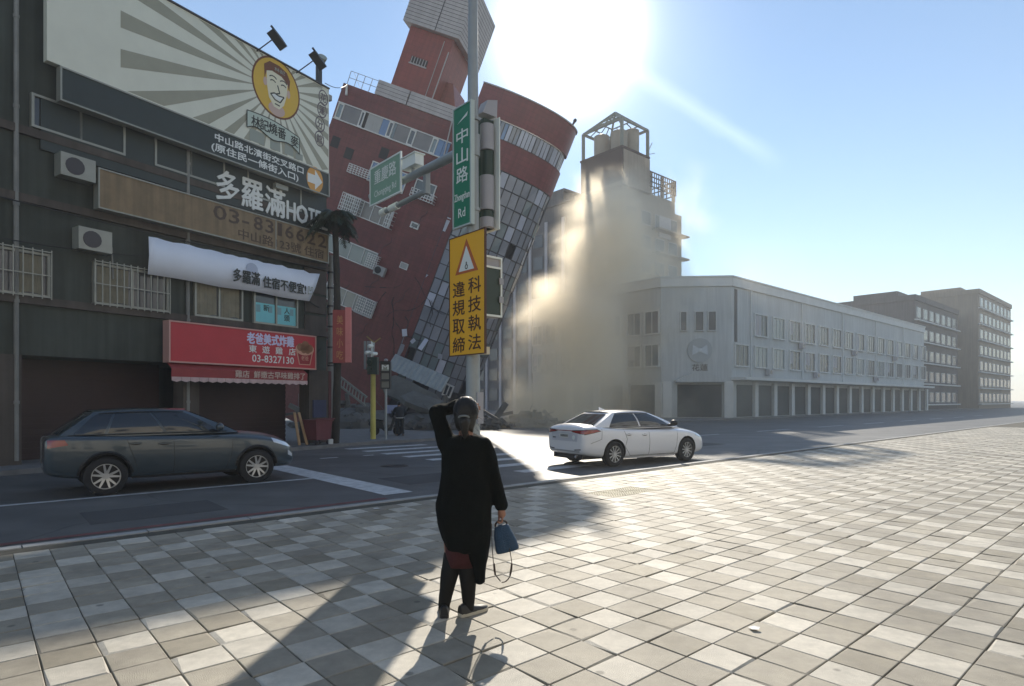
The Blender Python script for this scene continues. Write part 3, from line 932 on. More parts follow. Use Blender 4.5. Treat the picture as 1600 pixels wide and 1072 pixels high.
# steel cage with hipped lattice roof
b = MB(); ZC, ZE, ZA = 33.05, 36.5, 39.1
x0, x1, y0, y1 = .15, LU - .15, .15, LN - .3
for x in (x0, x1):
    for y in (y0, y1): b.box(x - .16, x + .16, y - .16, y + .16, ZC, ZE)
for z in (ZE,):
    for x in (x0, x1): b.box(x - .13, x + .13, y0, y1, z - .15, z + .12)
    for y in (y0, y1): b.box(x0, x1, y - .13, y + .13, z - .15, z + .12)
apx = Vector(((x0 + x1) / 2, (y0 + y1) / 2, ZA))
cor = [Vector((x0, y0, ZE)), Vector((x1, y0, ZE)), Vector((x1, y1, ZE)), Vector((x0, y1, ZE))]
for c in cor: b.bar(c, apx, .22, .22)
for k in range(4):
    a, c = cor[k], cor[(k + 1) % 4]
    for j in (.25, .5, .75):
        b.bar(a.lerp(apx, j), c.lerp(apx, j), .12, .12)
        b.bar(a.lerp(c, j), a.lerp(c, j).lerp(apx, min(2 * j, 2 - 2 * j) * .98), .1, .1)
b.build('roof_cage', M_TSTEEL, tw)
for x, y, r, h in ((1.7, 1.8, 1.05, 2.6), (3.9, 1.5, .95, 3.3), (1.6, 4.6, 1.0, 2.9), (3.9, 4.4, 1.1, 2.7)):
    t = MB(); t.rod((x, y, ZC), (x, y, ZC + h), r, r, 20); t.rod((x, y, ZC + h), (x, y, ZC + h + .35), r, .3, 20)
    t.build('water_tank', M_TANK, tw, smooth='auto')
b = MB(); b.rod((LU - .3, .4, 33), (LU + .9, .2, 35.2), .05, .05, 6); b.rod((LU + .4, .3, 33.6), (LU + 1.3, .1, 33.9), .04, .04, 6); b.build('mast', M_TSTEEL, tw)
# lower wing going back along the side street
wg = thing('dark_apartment_wing', 'dark grey apartment wing with pale pilasters between the tower and the leaning building', 'building', MT)
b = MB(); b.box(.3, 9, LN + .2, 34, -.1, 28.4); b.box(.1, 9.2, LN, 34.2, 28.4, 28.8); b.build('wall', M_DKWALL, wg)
for k in range(7):
    y = 10.2 + k * 3.3
    p = MB(); p.box(.12, .299, y - .25, y + .25, -.1, 26.5); p.build('pilaster', M_PALEP, wg)
    for fl in range(8):
        z = 1.5 + fl * 3.1
        p = MB(); p.box(.2, .297, y + .7, y + 2.5, z, z + 1.8); p.build('window', M_WIN, wg)
b = MB(); b.box(1, 5, 11, 17, 28.8, 30.4); b.prism([(1, 30.4), (5, 30.4), (5, 30.8), (1, 30.8)], 10.8, 17.2); b.build('roof_shed', M_DKWALL, wg)

# ================================================================== white corner building
M_WHITE = mat('off_white_render', srgb(196, 198, 196), 0.75, noise=(0.35, 0.1), streak=0.18)
M_WTRIM = mat('pale_trim', srgb(210, 210, 206), 0.7, noise=(1, .08))
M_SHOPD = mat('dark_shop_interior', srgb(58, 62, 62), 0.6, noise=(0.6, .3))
P1 = Vector((at(1033, 625, 55.5).x, 55.5, 0)); P2 = Vector((at(1143, 625, 55).x, 55, 0))
H = 12.7
dC = (P2 - P1).normalized(); WC = (P2 - P1).length
nI = Vector((-dC.y, dC.x, 0))
MW = frame(P1, dC)
wb = thing('white_corner_building', 'white three storey corner building with a blunt corner and round emblem', 'building', MW)
Wi = MW.inverted()
def wloc(v): q = Wi @ v; return (q.x, q.y)
u3 = Vector((U2.x, U2.y, 0)); n3 = Vector((N2.x, N2.y, 0))
LW, RW = 17.0, 58.0
A0 = P1 + n3 * LW; B0 = P2 + u3 * RW
back = [wloc(P1), wloc(P2), wloc(B0), wloc(B0 + n3 * 14), wloc(P1 + n3 * LW + u3 * 16), wloc(A0)]
# the body is set back behind separately built faces
b = MB(); b.prismz(back, 0, H - .8); b.build('wall', M_WHITE, wb)
par = MB()
def par_seg(p, q, out):
    M = Wi @ frame(p, q - p)
    par.box(-.05, (q - p).length + .05, -.16, .25, H - .8, H, M)
    par.box(-.05, (q - p).length + .05, -.24, .3, H, H + .14, M)
par_seg(A0, P1, 0); par_seg(P1, P2, 0); par_seg(P2, B0, 0)
par.build('parapet', M_WTRIM, wb)
def face(p, q): return Wi @ frame(p, q - p)
rw_ = random.Random(17)
def win(Mf, x0, x1, z0, z1, m=None, name='window', deep=.0, fr=.12, mull=1):
    f = MB(Mf)
    f.box(x0 - fr, x0, -.14, -.003, z0 - fr, z1 + fr); f.box(x1, x1 + fr, -.14, -.003, z0 - fr, z1 + fr)
    f.box(x0, x1, -.14, -.003, z1, z1 + fr); f.box(x0 - .05, x1 + .05, -.22, -.003, z0 - fr, z0)
    for k in range(mull):
        xm = x0 + (x1 - x0) * (k + 1) / (mull + 1); f.box(xm - .03, xm + .03, -.07, -.003, z0, z1)
    w = f.build(name, M_WTRIM, wb)
    g = MB(Mf); g.box(x0, x1, -.035, -.004, z0, z1); g.build('pane', m or rw_.choice([M_WIN, M_WIN, M_WIN, M_GLASS_D, M_GLASS_G]), w)
    if rw_.random() < .3 and x1 - x0 > 1:
        g = MB(Mf); g.box(x0 + .05, x0 + (x1 - x0) * rw_.uniform(.3, .6), -.042, -.036, z0 + rw_.choice([.05, .6]), z1 - .05); g.build('curtain', M_PALEP, w)
Z2, Z3 = (4.75, 6.65), (7.75, 9.75)
FL = face(A0, P1)
for k in range(8):
    x1 = LW - .25 - k * 2.02 - (k // 2) * .35
    for z0, z1 in (Z2, Z3): win(FL, x1 - 1.45, x1, z0, z1)
for k in range(4):
    x1 = LW - .5 - k * 3.7
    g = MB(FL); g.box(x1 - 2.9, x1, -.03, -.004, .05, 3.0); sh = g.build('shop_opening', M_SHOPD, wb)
    g = MB(FL); g.box(x1 + .02, x1 + .7, -.3, -.004, 0, 3.2); g.build('pillar', M_WTRIM, wb)
FC = face(P1, P2)
for x0, x1 in ((1.75, 2.25), (3.05, 3.75), (4.2, 4.85)): win(FC, x0, x1, 7.9, 9.6, fr=.06, mull=0)
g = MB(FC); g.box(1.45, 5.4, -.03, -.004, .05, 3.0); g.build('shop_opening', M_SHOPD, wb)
for x in (.1, 5.55):
    g = MB(FC); g.box(x, x + .8, -.32, -.004, 0, 3.3); g.build('pillar', M_WTRIM, wb)
g = MB(FC); arc = [(1.2 + 4.3 * i / 16, 3.35 + .75 * math.sin(math.pi * i / 16)) for i in range(17)]
g.prism([(1.2, 3.2), (5.5, 3.2)] + arc[::-1], -1.0, -.004); g.build('arched_canopy', M_WHITE, wb, smooth=False)
# round emblem with a bow shape and lettering below
M_EMB = mat('emblem_grey', srgb(168, 172, 172), 0.6)
M_EMBL = mat('emblem_pale', srgb(196, 202, 206), 0.6)
em = thing('wall_emblem', 'round pale emblem with lettering below it on the white corner building', 'sign', MW)
g = MB(); c = Vector((3.45, -.02, 6.1))
g.rod(c, c + Vector((0, -.09, 0)), 1.1, 1.1, 28); g.build('emblem_disc', M_EMB, em)
g = MB(); c = Vector((3.45, -.115, 6.1))
for sx in (-1, 1): g.prism([(c.x, c.z + .12), (c.x + sx * .62, c.z + .5), (c.x + sx * .7, c.z - .42), (c.x, c.z - .12)][::sx], -.15, -.112)
g.ell((c.x, -.13, c.z), (.2, .05, .2), 10, 6); g.build('emblem_mark', M_EMBL, em)
letters('花蓮', 2.75, 4.15, 4.25, 4.85, -.02, M_WIN, em, .02, .03)
FR = face(P2, B0)
g = MB(FR); g.box(.5, .95, -.05, -.004, 6.9, 11.7); g.build('recess_shade_strip', M_DKWALL, wb)  # flat dark strip on the wall, painted as the shade of a tall recess
for k in range(16):
    x0 = .55 + k * 3.7
    for z0, z1 in (Z2, Z3) if k > 0 else (Z2,):
        win(FR, x0, x0 + 2.4, z0, z1, mull=2)
for k in range(15):
    x0 = .9 + k * 3.9
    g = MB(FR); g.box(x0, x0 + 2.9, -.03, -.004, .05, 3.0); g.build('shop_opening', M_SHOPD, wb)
    g = MB(FR); g.box(x0 + 2.95, x0 + 3.6, -.3, -.004, 0, 3.25); g.build('pillar', M_WTRIM, wb)
g = MB(FR); g.box(-.1, RW, -1.4, -.004, 3.4, 3.65); g.build('canopy_slab', M_WTRIM, wb)
# rainwater pipes and air conditioners on the right wing
for k in range(5):
    x0 = 3.4 + k * 11.1
    g = MB(FR); g.rod((x0, -.12, 3.7), (x0, -.12, H - .8), .06, .06, 8); g.build('downpipe', M_WTRIM, wb)
for x0, z0 in ((7.2, 4.0), (14.6, 7.0), (18.3, 4.0), (29.4, 7.0), (36.8, 4.0), (44.2, 7.0)):
    g = MB(FR); g.box(x0 - .9, x0 - .1, -.5, -.1, z0, z0 + .6); a_ = g.build('air_conditioner', M_PALEP, wb)
    g = MB(FR); g.rod((x0 - .55, -.5, z0 + .3), (x0 - .55, -.515, z0 + .3), .22, .22, 14); g.build('fan_grille', M_WIN, a_)
# further blocks down the road so that the street goes on
def far_block(name_label, s0, t0, w, d, h, fl, m, cols):
    M = frame(st(s0, t0), (U2.x, U2.y, 0))
    t = thing('apartment_building', name_label, 'building', M)
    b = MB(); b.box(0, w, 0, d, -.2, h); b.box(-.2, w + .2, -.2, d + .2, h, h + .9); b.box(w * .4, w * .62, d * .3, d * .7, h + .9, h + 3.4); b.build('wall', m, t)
    for f in range(fl):
        z = 1.2 + f * (h - .5) / fl
        for k in range(cols):
            x = .8 + k * (w - 1.2) / cols; ww = (w - 1.2) / cols * .62
            q = MB(); q.box(x, x + ww, -.1, -.003, z, z + 1.7); wn = q.build('window', M_WTRIM, t)
            q = MB(); q.box(x + .12, x + ww - .12, -.13, -.101, z + .1, z + 1.6); q.build('pane', M_WIN, wn)
        q = MB(); q.box(-.1, w + .1, -.5, -.003, z - .5, z - .3); q.build('ledge', M_WTRIM, t)
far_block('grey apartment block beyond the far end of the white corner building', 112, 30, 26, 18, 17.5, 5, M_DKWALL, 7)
far_block('tan apartment block farthest down the road at the right', 144, 28, 30, 18, 22, 7, M_TAN, 8)
far_block('pale low block across the end of the road', 190, -10, 40, 20, 12, 3, M_WHITE, 9)
# ================================================================== unseen pale row added behind the viewer to bounce warm sunlight into the shade
def bounce_row():
    M = frame(st(-46, -17), (U2.x, U2.y, 0))
    r = random.Random(11); x = 0.0
    for k in range(3):
        w = r.uniform(27, 33); h = r.uniform(14, 20)
        t = thing('apartment_building', '%s plastered apartment block added unseen behind the viewer to bounce sunlight' % ('white', 'cream', 'light grey')[k], 'building', M)
        b = MB(); b.box(x, x + w - .05, -12, 0, -.3, h); b.box(x - .1, x + w, -12.1, .2, h, h + .9); b.build('wall', mat(('white', 'cream', 'light_grey')[k] + '_plaster', ((.76, .75, .73), (.74, .69, .60), (.66, .67, .67))[k], .85, noise=(.4, .12), streak=.15), t)
        for fl in range(int(h / 3.2)):
            for c in range(8):
                xa = x + 1 + c * (w - 2) / 8
                f = MB(); f.box(xa, xa + 1.7, .002, .08, 1.0 + fl * 3.2, 2.6 + fl * 3.2); wd = f.build('window', M_WTRIM, t)
                p = MB(); p.box(xa + .08, xa + 1.62, .081, .1, 1.08 + fl * 3.2, 2.52 + fl * 3.2); p.build('pane', M_WIN, wd)
        x += w
bounce_row()
# ================================================================== the shop building on the left, with its signs
M_SHOPW = mat('stained_green_wall', srgb(66, 72, 66), 0.85, noise=(0.8, .3), streak=0.4)
M_SHOPB = mat('brown_wall_panel', srgb(84, 76, 70), 0.85, noise=(1.0, .3), streak=.35)
M_SHUT = mat('dark_red_shutter', srgb(52, 28, 26), 0.6, noise=(1, .2))
M_ALU = mat('aluminium_frame', srgb(150, 150, 140), 0.4, noise=(3, .1), metal=.2)
M_DIRB = mat('dark_green_board', srgb(38, 48, 46), 0.5, noise=(2, .15))
M_BILL = mat('billboard_print', srgb(216, 216, 200), 0.6, noise=(1.5, .06))
M_RAY = mat('print_grey_ray', srgb(156, 154, 136), 0.6, noise=(1.5, .08))
M_YEL = mat('print_mustard', srgb(212, 172, 60), 0.6, noise=(2, .06))
M_BRN = mat('print_brown', srgb(112, 66, 40), 0.6)
M_SKIN = mat('print_pale_skin', srgb(222, 216, 190), 0.6)
M_PINK = mat('print_pink', srgb(196, 168, 156), 0.6)
M_INK = mat('print_dark_ink', srgb(44, 48, 44), 0.6)
M_RIB = mat('print_ribbon', srgb(182, 194, 182), 0.6)
M_GREYP = mat('print_grey', srgb(150, 156, 146), 0.6)
M_PURP = mat('print_purple_grey', srgb(96, 84, 92), 0.6)
M_WHT = mat('white_lettering', srgb(222, 224, 220), 0.55)
M_ORNG = mat('print_orange', srgb(206, 150, 70), 0.6)
M_PHONE = mat('weathered_brown_sign', srgb(136, 116, 88), 0.7, noise=(2.5, .22), streak=.35)
M_PHL = mat('faded_brown_lettering', srgb(74, 58, 48), 0.7, noise=(4, .2))
M_BANN = mat('white_canvas', srgb(222, 228, 240), 0.7, noise=(1.2, .05))
M_REDS = mat('red_sign_face', srgb(186, 46, 56), 0.5, noise=(2, .08))
M_AWN = mat('red_awning_cloth', srgb(150, 62, 62), 0.75, noise=(3, .12))
M_AWNL = mat('awning_pale_lettering', srgb(202, 178, 164), 0.75)
M_CYAN = mat('cyan_poster', srgb(120, 196, 204), 0.55, noise=(2, .06))

A_S = rad(58)
VS = Vector((math.cos(A_S), math.sin(A_S), 0))         # along the facade, away from the viewer
P0 = Vector(((515 - CX) / F * 23.4, 23.4, 0))
MS = frame(P0, VS)                                       # x = along facade (0 at its far end, negative towards us), -y = out
def sh(px, py, off=0.0):
    return on_plane(px, py, MS @ Matrix.Translation((0, -off, 0)))
shop = thing('shop_building', 'narrow four storey shop building on the left hung with signs', 'building', MS)
XL = -15.5
b = MB(); b.box(XL, -.15, 0.0, 9, 2.75, 13.0); b.box(XL, -.15, 3.0, 9, 0, 2.75); b.box(XL, -.15, .0, 3.0, 2.72, 2.749)
b.build('wall', M_SHOPW, shop)
b = MB(); b.box(XL - .1, -.1, -.25, 9.1, 13.0, 13.2); b.build('roof_slab', M_CONC, shop)
for z in (5.05 - .95, 8.3, 6.62):
    b = MB(); b.box(XL, -.1, -.12, -.003, z - .1, z + .1); b.build('ledge', M_SHOPB, shop)
# shop front below: column, shutter, floor step
for xa, xb in ((-1.05, -.15), (-5.75, -5.25), (-10.3, -9.8)):
    b = MB(); b.box(xa, xb, -.1, .45, 0, 2.72); b.build('column', M_SHOPB, shop)
for xa, xb in ((-5.2, -1.1), (-9.75, -5.8), (-15.4, -10.35)):
    b = MB(); b.box(xa, xb, 1.2, 1.25, 0, 2.7)
    n = 16
    for k in range(n):
        z = .05 + 2.6 * k / n; b.box(xa, xb, 1.17, 1.199, z, z + .1)
    b.build('shutter', M_SHUT, shop)
# reddish service post at the corner and wall panels beside the pole
b = MB(); b.box(-.149, -.02, -.12, .3, 0, 2.7); b.build('corner_post', mat('dark_red_post', srgb(86, 40, 42), .7, noise=(2, .2)), shop)
for k, (z0, z1) in enumerate(((4.1, 4.75), (4.85, 5.5), (5.6, 6.5))):
    b = MB(); b.box(-1.2, -.2, -.06, -.003, z0, z1); b.build('wall_panel', M_SHOPB, shop)
def window(xa, xb, z0, z1, panes=2, m=None, y=0.0):
    f = MB(); w = .06
    f.box(xa, xa + w, y - .12, y - .003, z0, z1); f.box(xb - w, xb, y - .12, y - .003, z0, z1)
    f.box(xa + w, xb - w, y - .12, y - .003, z0, z0 + w); f.box(xa + w, xb - w, y - .12, y - .003, z1 - w, z1)
    for k in range(1, panes):
        x = xa + (xb - xa) * k / panes; f.box(x - .03, x + .03, y - .1, y - .003, z0 + w, z1 - w)
    o = f.build('window', M_ALU, shop)
    for k in range(panes):
        a = xa + (xb - xa) * k / panes + .04; c = xa + (xb - xa) * (k + 1) / panes - .04
        p = MB(); p.box(a, c, y - .05, y - .02, z0 + .04, z1 - .04); p.build('pane', m or M_GLASS_D, o)
    return o
w1 = window(-3.35, -1.55, 4.2, 5.32, 2)
window(-5.4, -3.75, 4.2, 5.32, 2); window(-8.2, -6.2, 4.2, 5.32, 2); window(-11.4, -9.2, 4.2, 5.32, 2)
for xa in (-3.6, -6.6, -9.6, -12.6): window(xa, xa + 2.2, 8.45, 9.3, 2)
# cyan posters behind the glass line with dark characters
for xa, xb, ch in ((-3.27, -2.5, ('新',)), (-2.43, -1.62, ('人', '頭'))):
    ps = MB(); ps.box(xa, xb, -.062, -.052, 4.27, 4.92)
    po = tag(ps.build('window_poster', M_CYAN), 'pale cyan poster with %s pasted in the shop window' % ('one dark character' if len(ch) == 1 else 'two dark characters'), 'poster')
    po.matrix_world = MS
    for k, c in enumerate(ch):
        letters(c, xa + .32, xa + .55, 4.66 - .26 * k, 4.88 - .26 * k, -.0625, M_INK, po, .02, .003)
    g = MB(); g.box(xa + .04, xa + .2, -.0645, -.0625, 4.6, 4.85); g.box(xb - .25, xb - .1, -.0645, -.0625, 4.62, 4.85); g.build('print', mat('poster_grey', srgb(120, 160, 168), .6), po)

def board(name, label, x0, x1, z0, z1, off, thick, m, cat='sign', frame_m=None, fw=.05):
    M = MS @ Matrix.Translation((0, -off, 0))
    o = thing(name, label, cat, M)
    b = MB(); b.box(x0, x1, 0, thick, z0, z1); b.build('panel', m, o)
    if frame_m:
        f = MB()
        f.box(x0 - fw, x0, -.03, thick, z0 - fw, z1 + fw); f.box(x1, x1 + fw, -.03, thick, z0 - fw, z1 + fw)
        f.box(x0, x1, -.03, thick, z0 - fw, z0); f.box(x0, x1, -.03, thick, z1, z1 + fw)
        f.build('frame', frame_m, o)
    return o
# ---- billboard with a laughing cook's face
OFFB = .45
bx0, bx1 = -9.4, sh(514, 200, OFFB)[0]
bz1 = sh(514, 140, OFFB)[1]; bz0 = sh(514, 271, OFFB)[1]
bill = board('billboard', 'large rooftop billboard with a smiling cartoon man in a mustard circle', bx0, bx1, bz0, bz1, OFFB, .2, M_BILL, 'billboard')
fr = MB(); fr.box(bx0, bx1, -.05, .22, bz1, bz1 + .05)
for k in range(9): 
    x = bx0 + .4 + k * (bx1 - bx0 - .6) / 8; fr.box(x - .04, x + .04, .2, .44, bz0 + .3, bz0 + .4); fr.box(x - .04, x + .04, .2, .44, bz1 - .4, bz1 - .3)
fr.build('frame', M_MULL, bill)
def S2(px, py, off=OFFB): return sh(px, py, off)
fx, fz = S2(432, 138)          # centre of the face circle
def disc(b, x, z, rx, rz, y, n=36, a0=0, a1=2 * math.pi, t=.004):
    pts = [(x + rx * math.cos(a0 + (a1 - a0) * i / n), z + rz * math.sin(a0 + (a1 - a0) * i / n)) for i in range(n)]
    b.prism(pts, y - t, y)
ry = MB(); nr = 30
for k in range(nr):
    a = 2 * math.pi * (k + .25) / nr; da = .45 * 2 * math.pi / nr / 2
    p = [(fx + math.cos(a) * .7, fz + math.sin(a) * .7)]
    q = []
    for e in (-da, da):
        d = Vector((math.cos(a + e), math.sin(a + e)))
        ts = []
        if d.x > 1e-6: ts.append((bx1 - .03 - fx) / d.x)
        if d.x < -1e-6: ts.append((max(bx0, fx - 5) + .03 - fx) / d.x)
        if d.y > 1e-6: ts.append((bz1 - .03 - fz) / d.y)
        if d.y < -1e-6: ts.append((bz0 + .03 - fz) / d.y)
        t = min(ts); q.append((fx + d.x * t, fz + d.y * t))
    ry.prism([p[0], q[0], q[1]], -.004, -.0005)
ry.build('print_rays', M_RAY, bill)
rx_, rz_ = (S2(469, 140)[0] - S2(394, 140)[0]) / 2, (S2(432, 95)[1] - S2(432, 188)[1]) / 2
g = MB(); disc(g, fx, fz, rx_, rz_, -.005); g.build('print_ring', M_BRN, bill)
g = MB(); disc(g, fx, fz, rx_ - .06, rz_ - .06, -.010); g.build('print_circle', M_YEL, bill)
def fp_(dx, dz): return (fx + dx * rx_, fz + dz * rz_)
face_pts = [fp_(-.42, .42), fp_(-.40, -.05), fp_(-.32, -.42), fp_(-.12, -.66), fp_(.1, -.68), fp_(.3, -.48), fp_(.42, -.1), fp_(.46, .35), fp_(.2, .5), fp_(-.2, .52)]
g = MB(); disc(g, *fp_(.0, -.72), rx_ * .34, rz_ * .22, -.014); g.build('print_neck', M_PINK, bill)
g = MB(); g.prism(face_pts, -.021, -.015); g.build('print_face', M_SKIN, bill)
g = MB(); disc(g, *fp_(-.47, .05), rx_ * .08, rz_ * .14, -.0145); g.build('print_ear', M_PINK, bill)
g = MB(); disc(g, *fp_(.5, -.02), rx_ * .07, rz_ * .14, -.0145); g.build('print_ear', M_PINK, bill)
hair = [fp_(-.5, .15), fp_(-.42, .42), fp_(-.2, .5), fp_(.2, .46), fp_(.45, .3), fp_(.52, .1), fp_(.56, .45), fp_(.42, .68), fp_(.1, .78), fp_(-.3, .78), fp_(-.52, .6)]
g = MB(); g.prism(hair, -.027, -.022); g.build('print_headband', M_BRN, bill)
letters('林記', fx - .1, fx + .32, fz + rz_ * .55, fz + rz_ * .68, -.028, M_GREYP, bill, .02, .002)
g = MB()
for sx in (-1, 1):
    cx_, cz_ = fp_(.06 + .22 * sx, .12)
    for k in range(5):
        a = math.pi * (.15 + .7 * k / 5); a2 = math.pi * (.15 + .7 * (k + 1) / 5)
        for oy, r in ((0, .12), (.11, .16)):
            p, q = Vector((cx_ + math.cos(a) * r * rx_, 0, cz_ + (math.sin(a) * r * .7 + oy) * rz_)), Vector((cx_ + math.cos(a2) * r * rx_, 0, cz_ + (math.sin(a2) * r * .7 + oy) * rz_))
            g.bar((p.x, -.024, p.z), (q.x, -.024, q.z), .006, .035)
for pts in (((.03, .1), (.12, -.14), (-.02, -.2)), ((-.26, -.28), (-.1, -.2), (.08, -.24), (.3, -.2)), ((-.26, -.28), (-.08, -.42), (.14, -.44), (.3, -.2)), ((-.08, -.55), (.12, -.56))):
    for p, q in zip(pts[:-1], pts[1:]):
        p, q = fp_(*p), fp_(*q); g.bar((p[0], -.024, p[1]), (q[0], -.024, q[1]), .006, .04)
g.build('print_features', M_INK, bill, kind='stuff')
g = MB(); g.prism([fp_(-.22, -.29), fp_(-.06, -.38), fp_(.12, -.4), fp_(.25, -.24), fp_(.08, -.26), fp_(-.1, -.23)], -.025, -.022); g.build('print_teeth', M_WHT, bill)
# ribbon with brushed characters, and boxed pictures below
rib = []
for i in range(13):
    t = i / 12; px = 385 + 82 * t; py = 172 + 44 * t
    rib.append(S2(px, py + 5 * math.sin(math.pi * t) * -1))
rb2 = [(x, z - .56 + .1 * math.sin(i * .8)) for i, (x, z) in enumerate(rib)]
g = MB(); g.prism(rb2 + rib[::-1], -.012, -.0005) if False else None
for i in range(12):
    g.add([(rib[i][0], -.034, rib[i][1]), (rib[i + 1][0], -.034, rib[i + 1][1]), (rb2[i + 1][0], -.034, rb2[i + 1][1]), (rb2[i][0], -.034, rb2[i][1])], [(3, 2, 1, 0)])
g.build('print_ribbon', M_RIB, bill)
g = MB()
for l in (rib, rb2):
    for p, q in zip(l[:-1], l[1:]): g.bar((p[0], -.036, p[1]), (q[0], -.036, q[1]), .005, .03)
for k in (0, 12): g.bar((rib[k][0], -.036, rib[k][1]), (rb2[k][0], -.036, rb2[k][1]), .005, .03)
g.build('print_outline', M_INK, bill)
for k, c in enumerate('林記燒番麥'):
    i = 1.2 + k * 2.25; i0 = int(i); x, z = rib[i0]
    letters(c, x, x + .33, z - .48, z - .1, -.037, M_INK, bill, .025, .002)
for k, c in enumerate('花蓮分館'):
    cx_, cz_ = S2((505, 503, 500, 499)[k], (153, 172, 194, 217)[k])
    g = MB()
    for i in range(16):
        a, a2 = 2 * math.pi * i / 16, 2 * math.pi * (i + 1) / 16
        g.bar((cx_ + .2 * math.cos(a), -.006, cz_ + .27 * math.sin(a)), (cx_ + .2 * math.cos(a2), -.006, cz_ + .27 * math.sin(a2)), .005, .035)
    g.build('print_ring', M_PURP, bill)
    letters(c, cx_ - .13, cx_ + .13, cz_ - .16, cz_ + .16, -.005, M_PURP, bill, .02, .003)
g = MB()
for px0, py0, w, h in ((390, 200, .55, .5), (422, 205, .4, .75), (445, 222, .35, .4), (462, 238, .3, .35)):
    x, z = S2(px0, py0); z0 = max(bz0 + .05, z - h); g.box(x, x + w, -.008, -.0045, z0, z)
g.build('print_pictures', M_GREYP, bill)
# floodlights over the billboard
M_LAMP = mat('black_lamp_housing', srgb(40, 42, 44), .5)
for px0, py0, px1, py1, lab in ((401, 75, 428, 60, 'left black floodlight on an arm over the billboard'), (463, 107, 492, 93, 'right black floodlight on an arm over the billboard')):
    x0, z0 = S2(px0, py0); x1, z1 = S2(px1, py1, OFFB + .75)
    t = thing('floodlight', lab, 'floodlight', MS, 'floodlights over the billboard')
    g = MB(); g.rod((x0, -OFFB, bz1 - .05), (x1, -OFFB - .75, z1), .022, .022, 6); g.build('arm', M_LAMP, t)
    g = MB(Matrix.Translation((x1 + .08, -OFFB - .78, z1)) @ Matrix.Rotation(.55, 4, 'Y') @ Matrix.Rotation(-.5, 4, 'X'))
    g.prism([(-.3, -.02), (.3, -.06), (.34, .04), (.1, .12), (-.26, .1)], -.14, .14); g.build('lamp_head', M_LAMP, t)
    g = MB(Matrix.Translation((x1 + .08, -OFFB - .78, z1)) @ Matrix.Rotation(.55, 4, 'Y')); g.box(-.36, .05, -.03, .03, .16, .2); g.rod((-.1, 0, .1), (-.15, 0, .18), .02, .02, 6); g.build('bracket', M_LAMP, t)
g = thing('loudspeaker', 'small dark horn on a stem at the right end of the billboard top', 'loudspeaker', MS)
x, z = S2(500, 118); q = MB(); q.box(x - .1, x + .1, -OFFB, -OFFB + .12, z - .5, z + .35); q.build('box', M_LAMP, g)
q = MB(); q.rod((x, -OFFB + .05, z + .3), (x - .12, -OFFB - .3, z + .55), .09, .16, 10); q.build('horn', M_GREYP, g)
# ---- direction board
OD = .5
dx1 = sh(513, 290, OD)[0]; dz1 = sh(513, 272, OD)[1]; dz0 = sh(513, 306, OD)[1]
db = board('direction_board', 'dark board with two lines of white characters and an orange arrow disc', bx0 + .3, dx1, dz0, dz1 - .02, OD, .2, M_DIRB, 'sign', M_ALU, .04)
zm = (dz0 + dz1) / 2
xe = sh(474, 270, OD)[0]
letters('中山路北濱街交叉路口', xe - .335 * 10, xe, zm + .04, dz1 - .12, -.001, M_WHT, db, .03, .004)
xe2 = sh(466, 285, OD)[0]
letters('(原住民一條街入口)', xe2 - .36 * 9, xe2, dz0 + .08, zm - .03, -.001, M_WHT, db, .03, .004)
ax_, az_ = sh(492, 278, OD)
g = MB(); disc(g, ax_, zm, .37, .47, -.001); g.build('arrow_disc', M_ORNG, db)
g = MB(); g.prism([(ax_ - .33, zm - .16), (ax_, zm - .16), (ax_, zm - .36), (ax_ + .33, zm), (ax_, zm + .36), (ax_, zm + .16), (ax_ - .33, zm + .16)], -.012, -.006); g.build('arrow', M_WHT, db)
# ---- hotel letters
OH = .12
hz0, hz1 = sh(470, 340, OH)[1] - .02, sh(400, 290, OH)[1] + .05
ht = thing('hotel_lettering', 'white raised hotel characters on the dark wall under the direction board', 'sign', MS)
hb = MB(); hb.box(bx0, -.3, -.1, -.003, 7.95, 9.28); hb.build('backing', M_DIRB, ht)
x_a, x_b, x_c = sh(376, 320, OH)[0], sh(411, 320, OH)[0], sh(447, 320, OH)[0]
cw = (x_b - x_a)
for k, c in enumerate('多羅滿'):
    x = x_a + (k - 1) * (cw + .05); letters(c, x + .04, x + cw - .02, 8.02, 8.98, -.11, M_WHT, ht, .03, .03, 'character')
for k, c in enumerate('HOTEL'):
    xl_ = sh((448, 463, 482, 493, 503)[k], 330, OH)[0]; x = xl_ - .02; xw_ = sh((461, 480, 491, 501, 511)[k], 330, OH)[0]
    letters(c, xl_, xw_, 8.05, 8.68, -.11, M_WHT, ht, .06, .03, 'character')
g = MB(); x, z = sh(441, 292, .3); g.box(x - .25, x + .25, -.3, -.12, z - .08, z + .08); g.build('lamp', M_ALU, ht)
# ---- phone number sign
OP = .42
px1_ = sh(512, 388, OP)[0]; pz1 = sh(512, 368, OP)[1]; pz0 = sh(511, 410, OP)[1]
ph = board('phone_sign', 'weathered brown sign with a large faded phone number', bx0 + 1.2, px1_, pz0, pz1, OP, .25, M_PHONE, 'sign', M_ALU, .035)
xp = sh(394, 360, OP)[0]
for c, pa, pb in (('8', 397, 411), ('3', 415, 428), ('1', 434, 441), ('6', 446, 459), ('6', 463, 476), ('2', 480, 493), ('2', 497, 510)):
    letters(c, sh(pa, 360, OP)[0], sh(pb, 360, OP)[0] - .02, pz0 + .52, pz1 - .06, -.001, M_PHL, ph, .035, .004)
letters('03-', xp - 1.35, xp - .12, pz0 + .52, pz1 - .06, -.001, M_PHL, ph, .02, .004)
letters('中山路123號 住宿', xp - .5, px1_ - .2, pz0 + .08, pz0 + .42, -.001, M_PHL, ph, .01, .004)
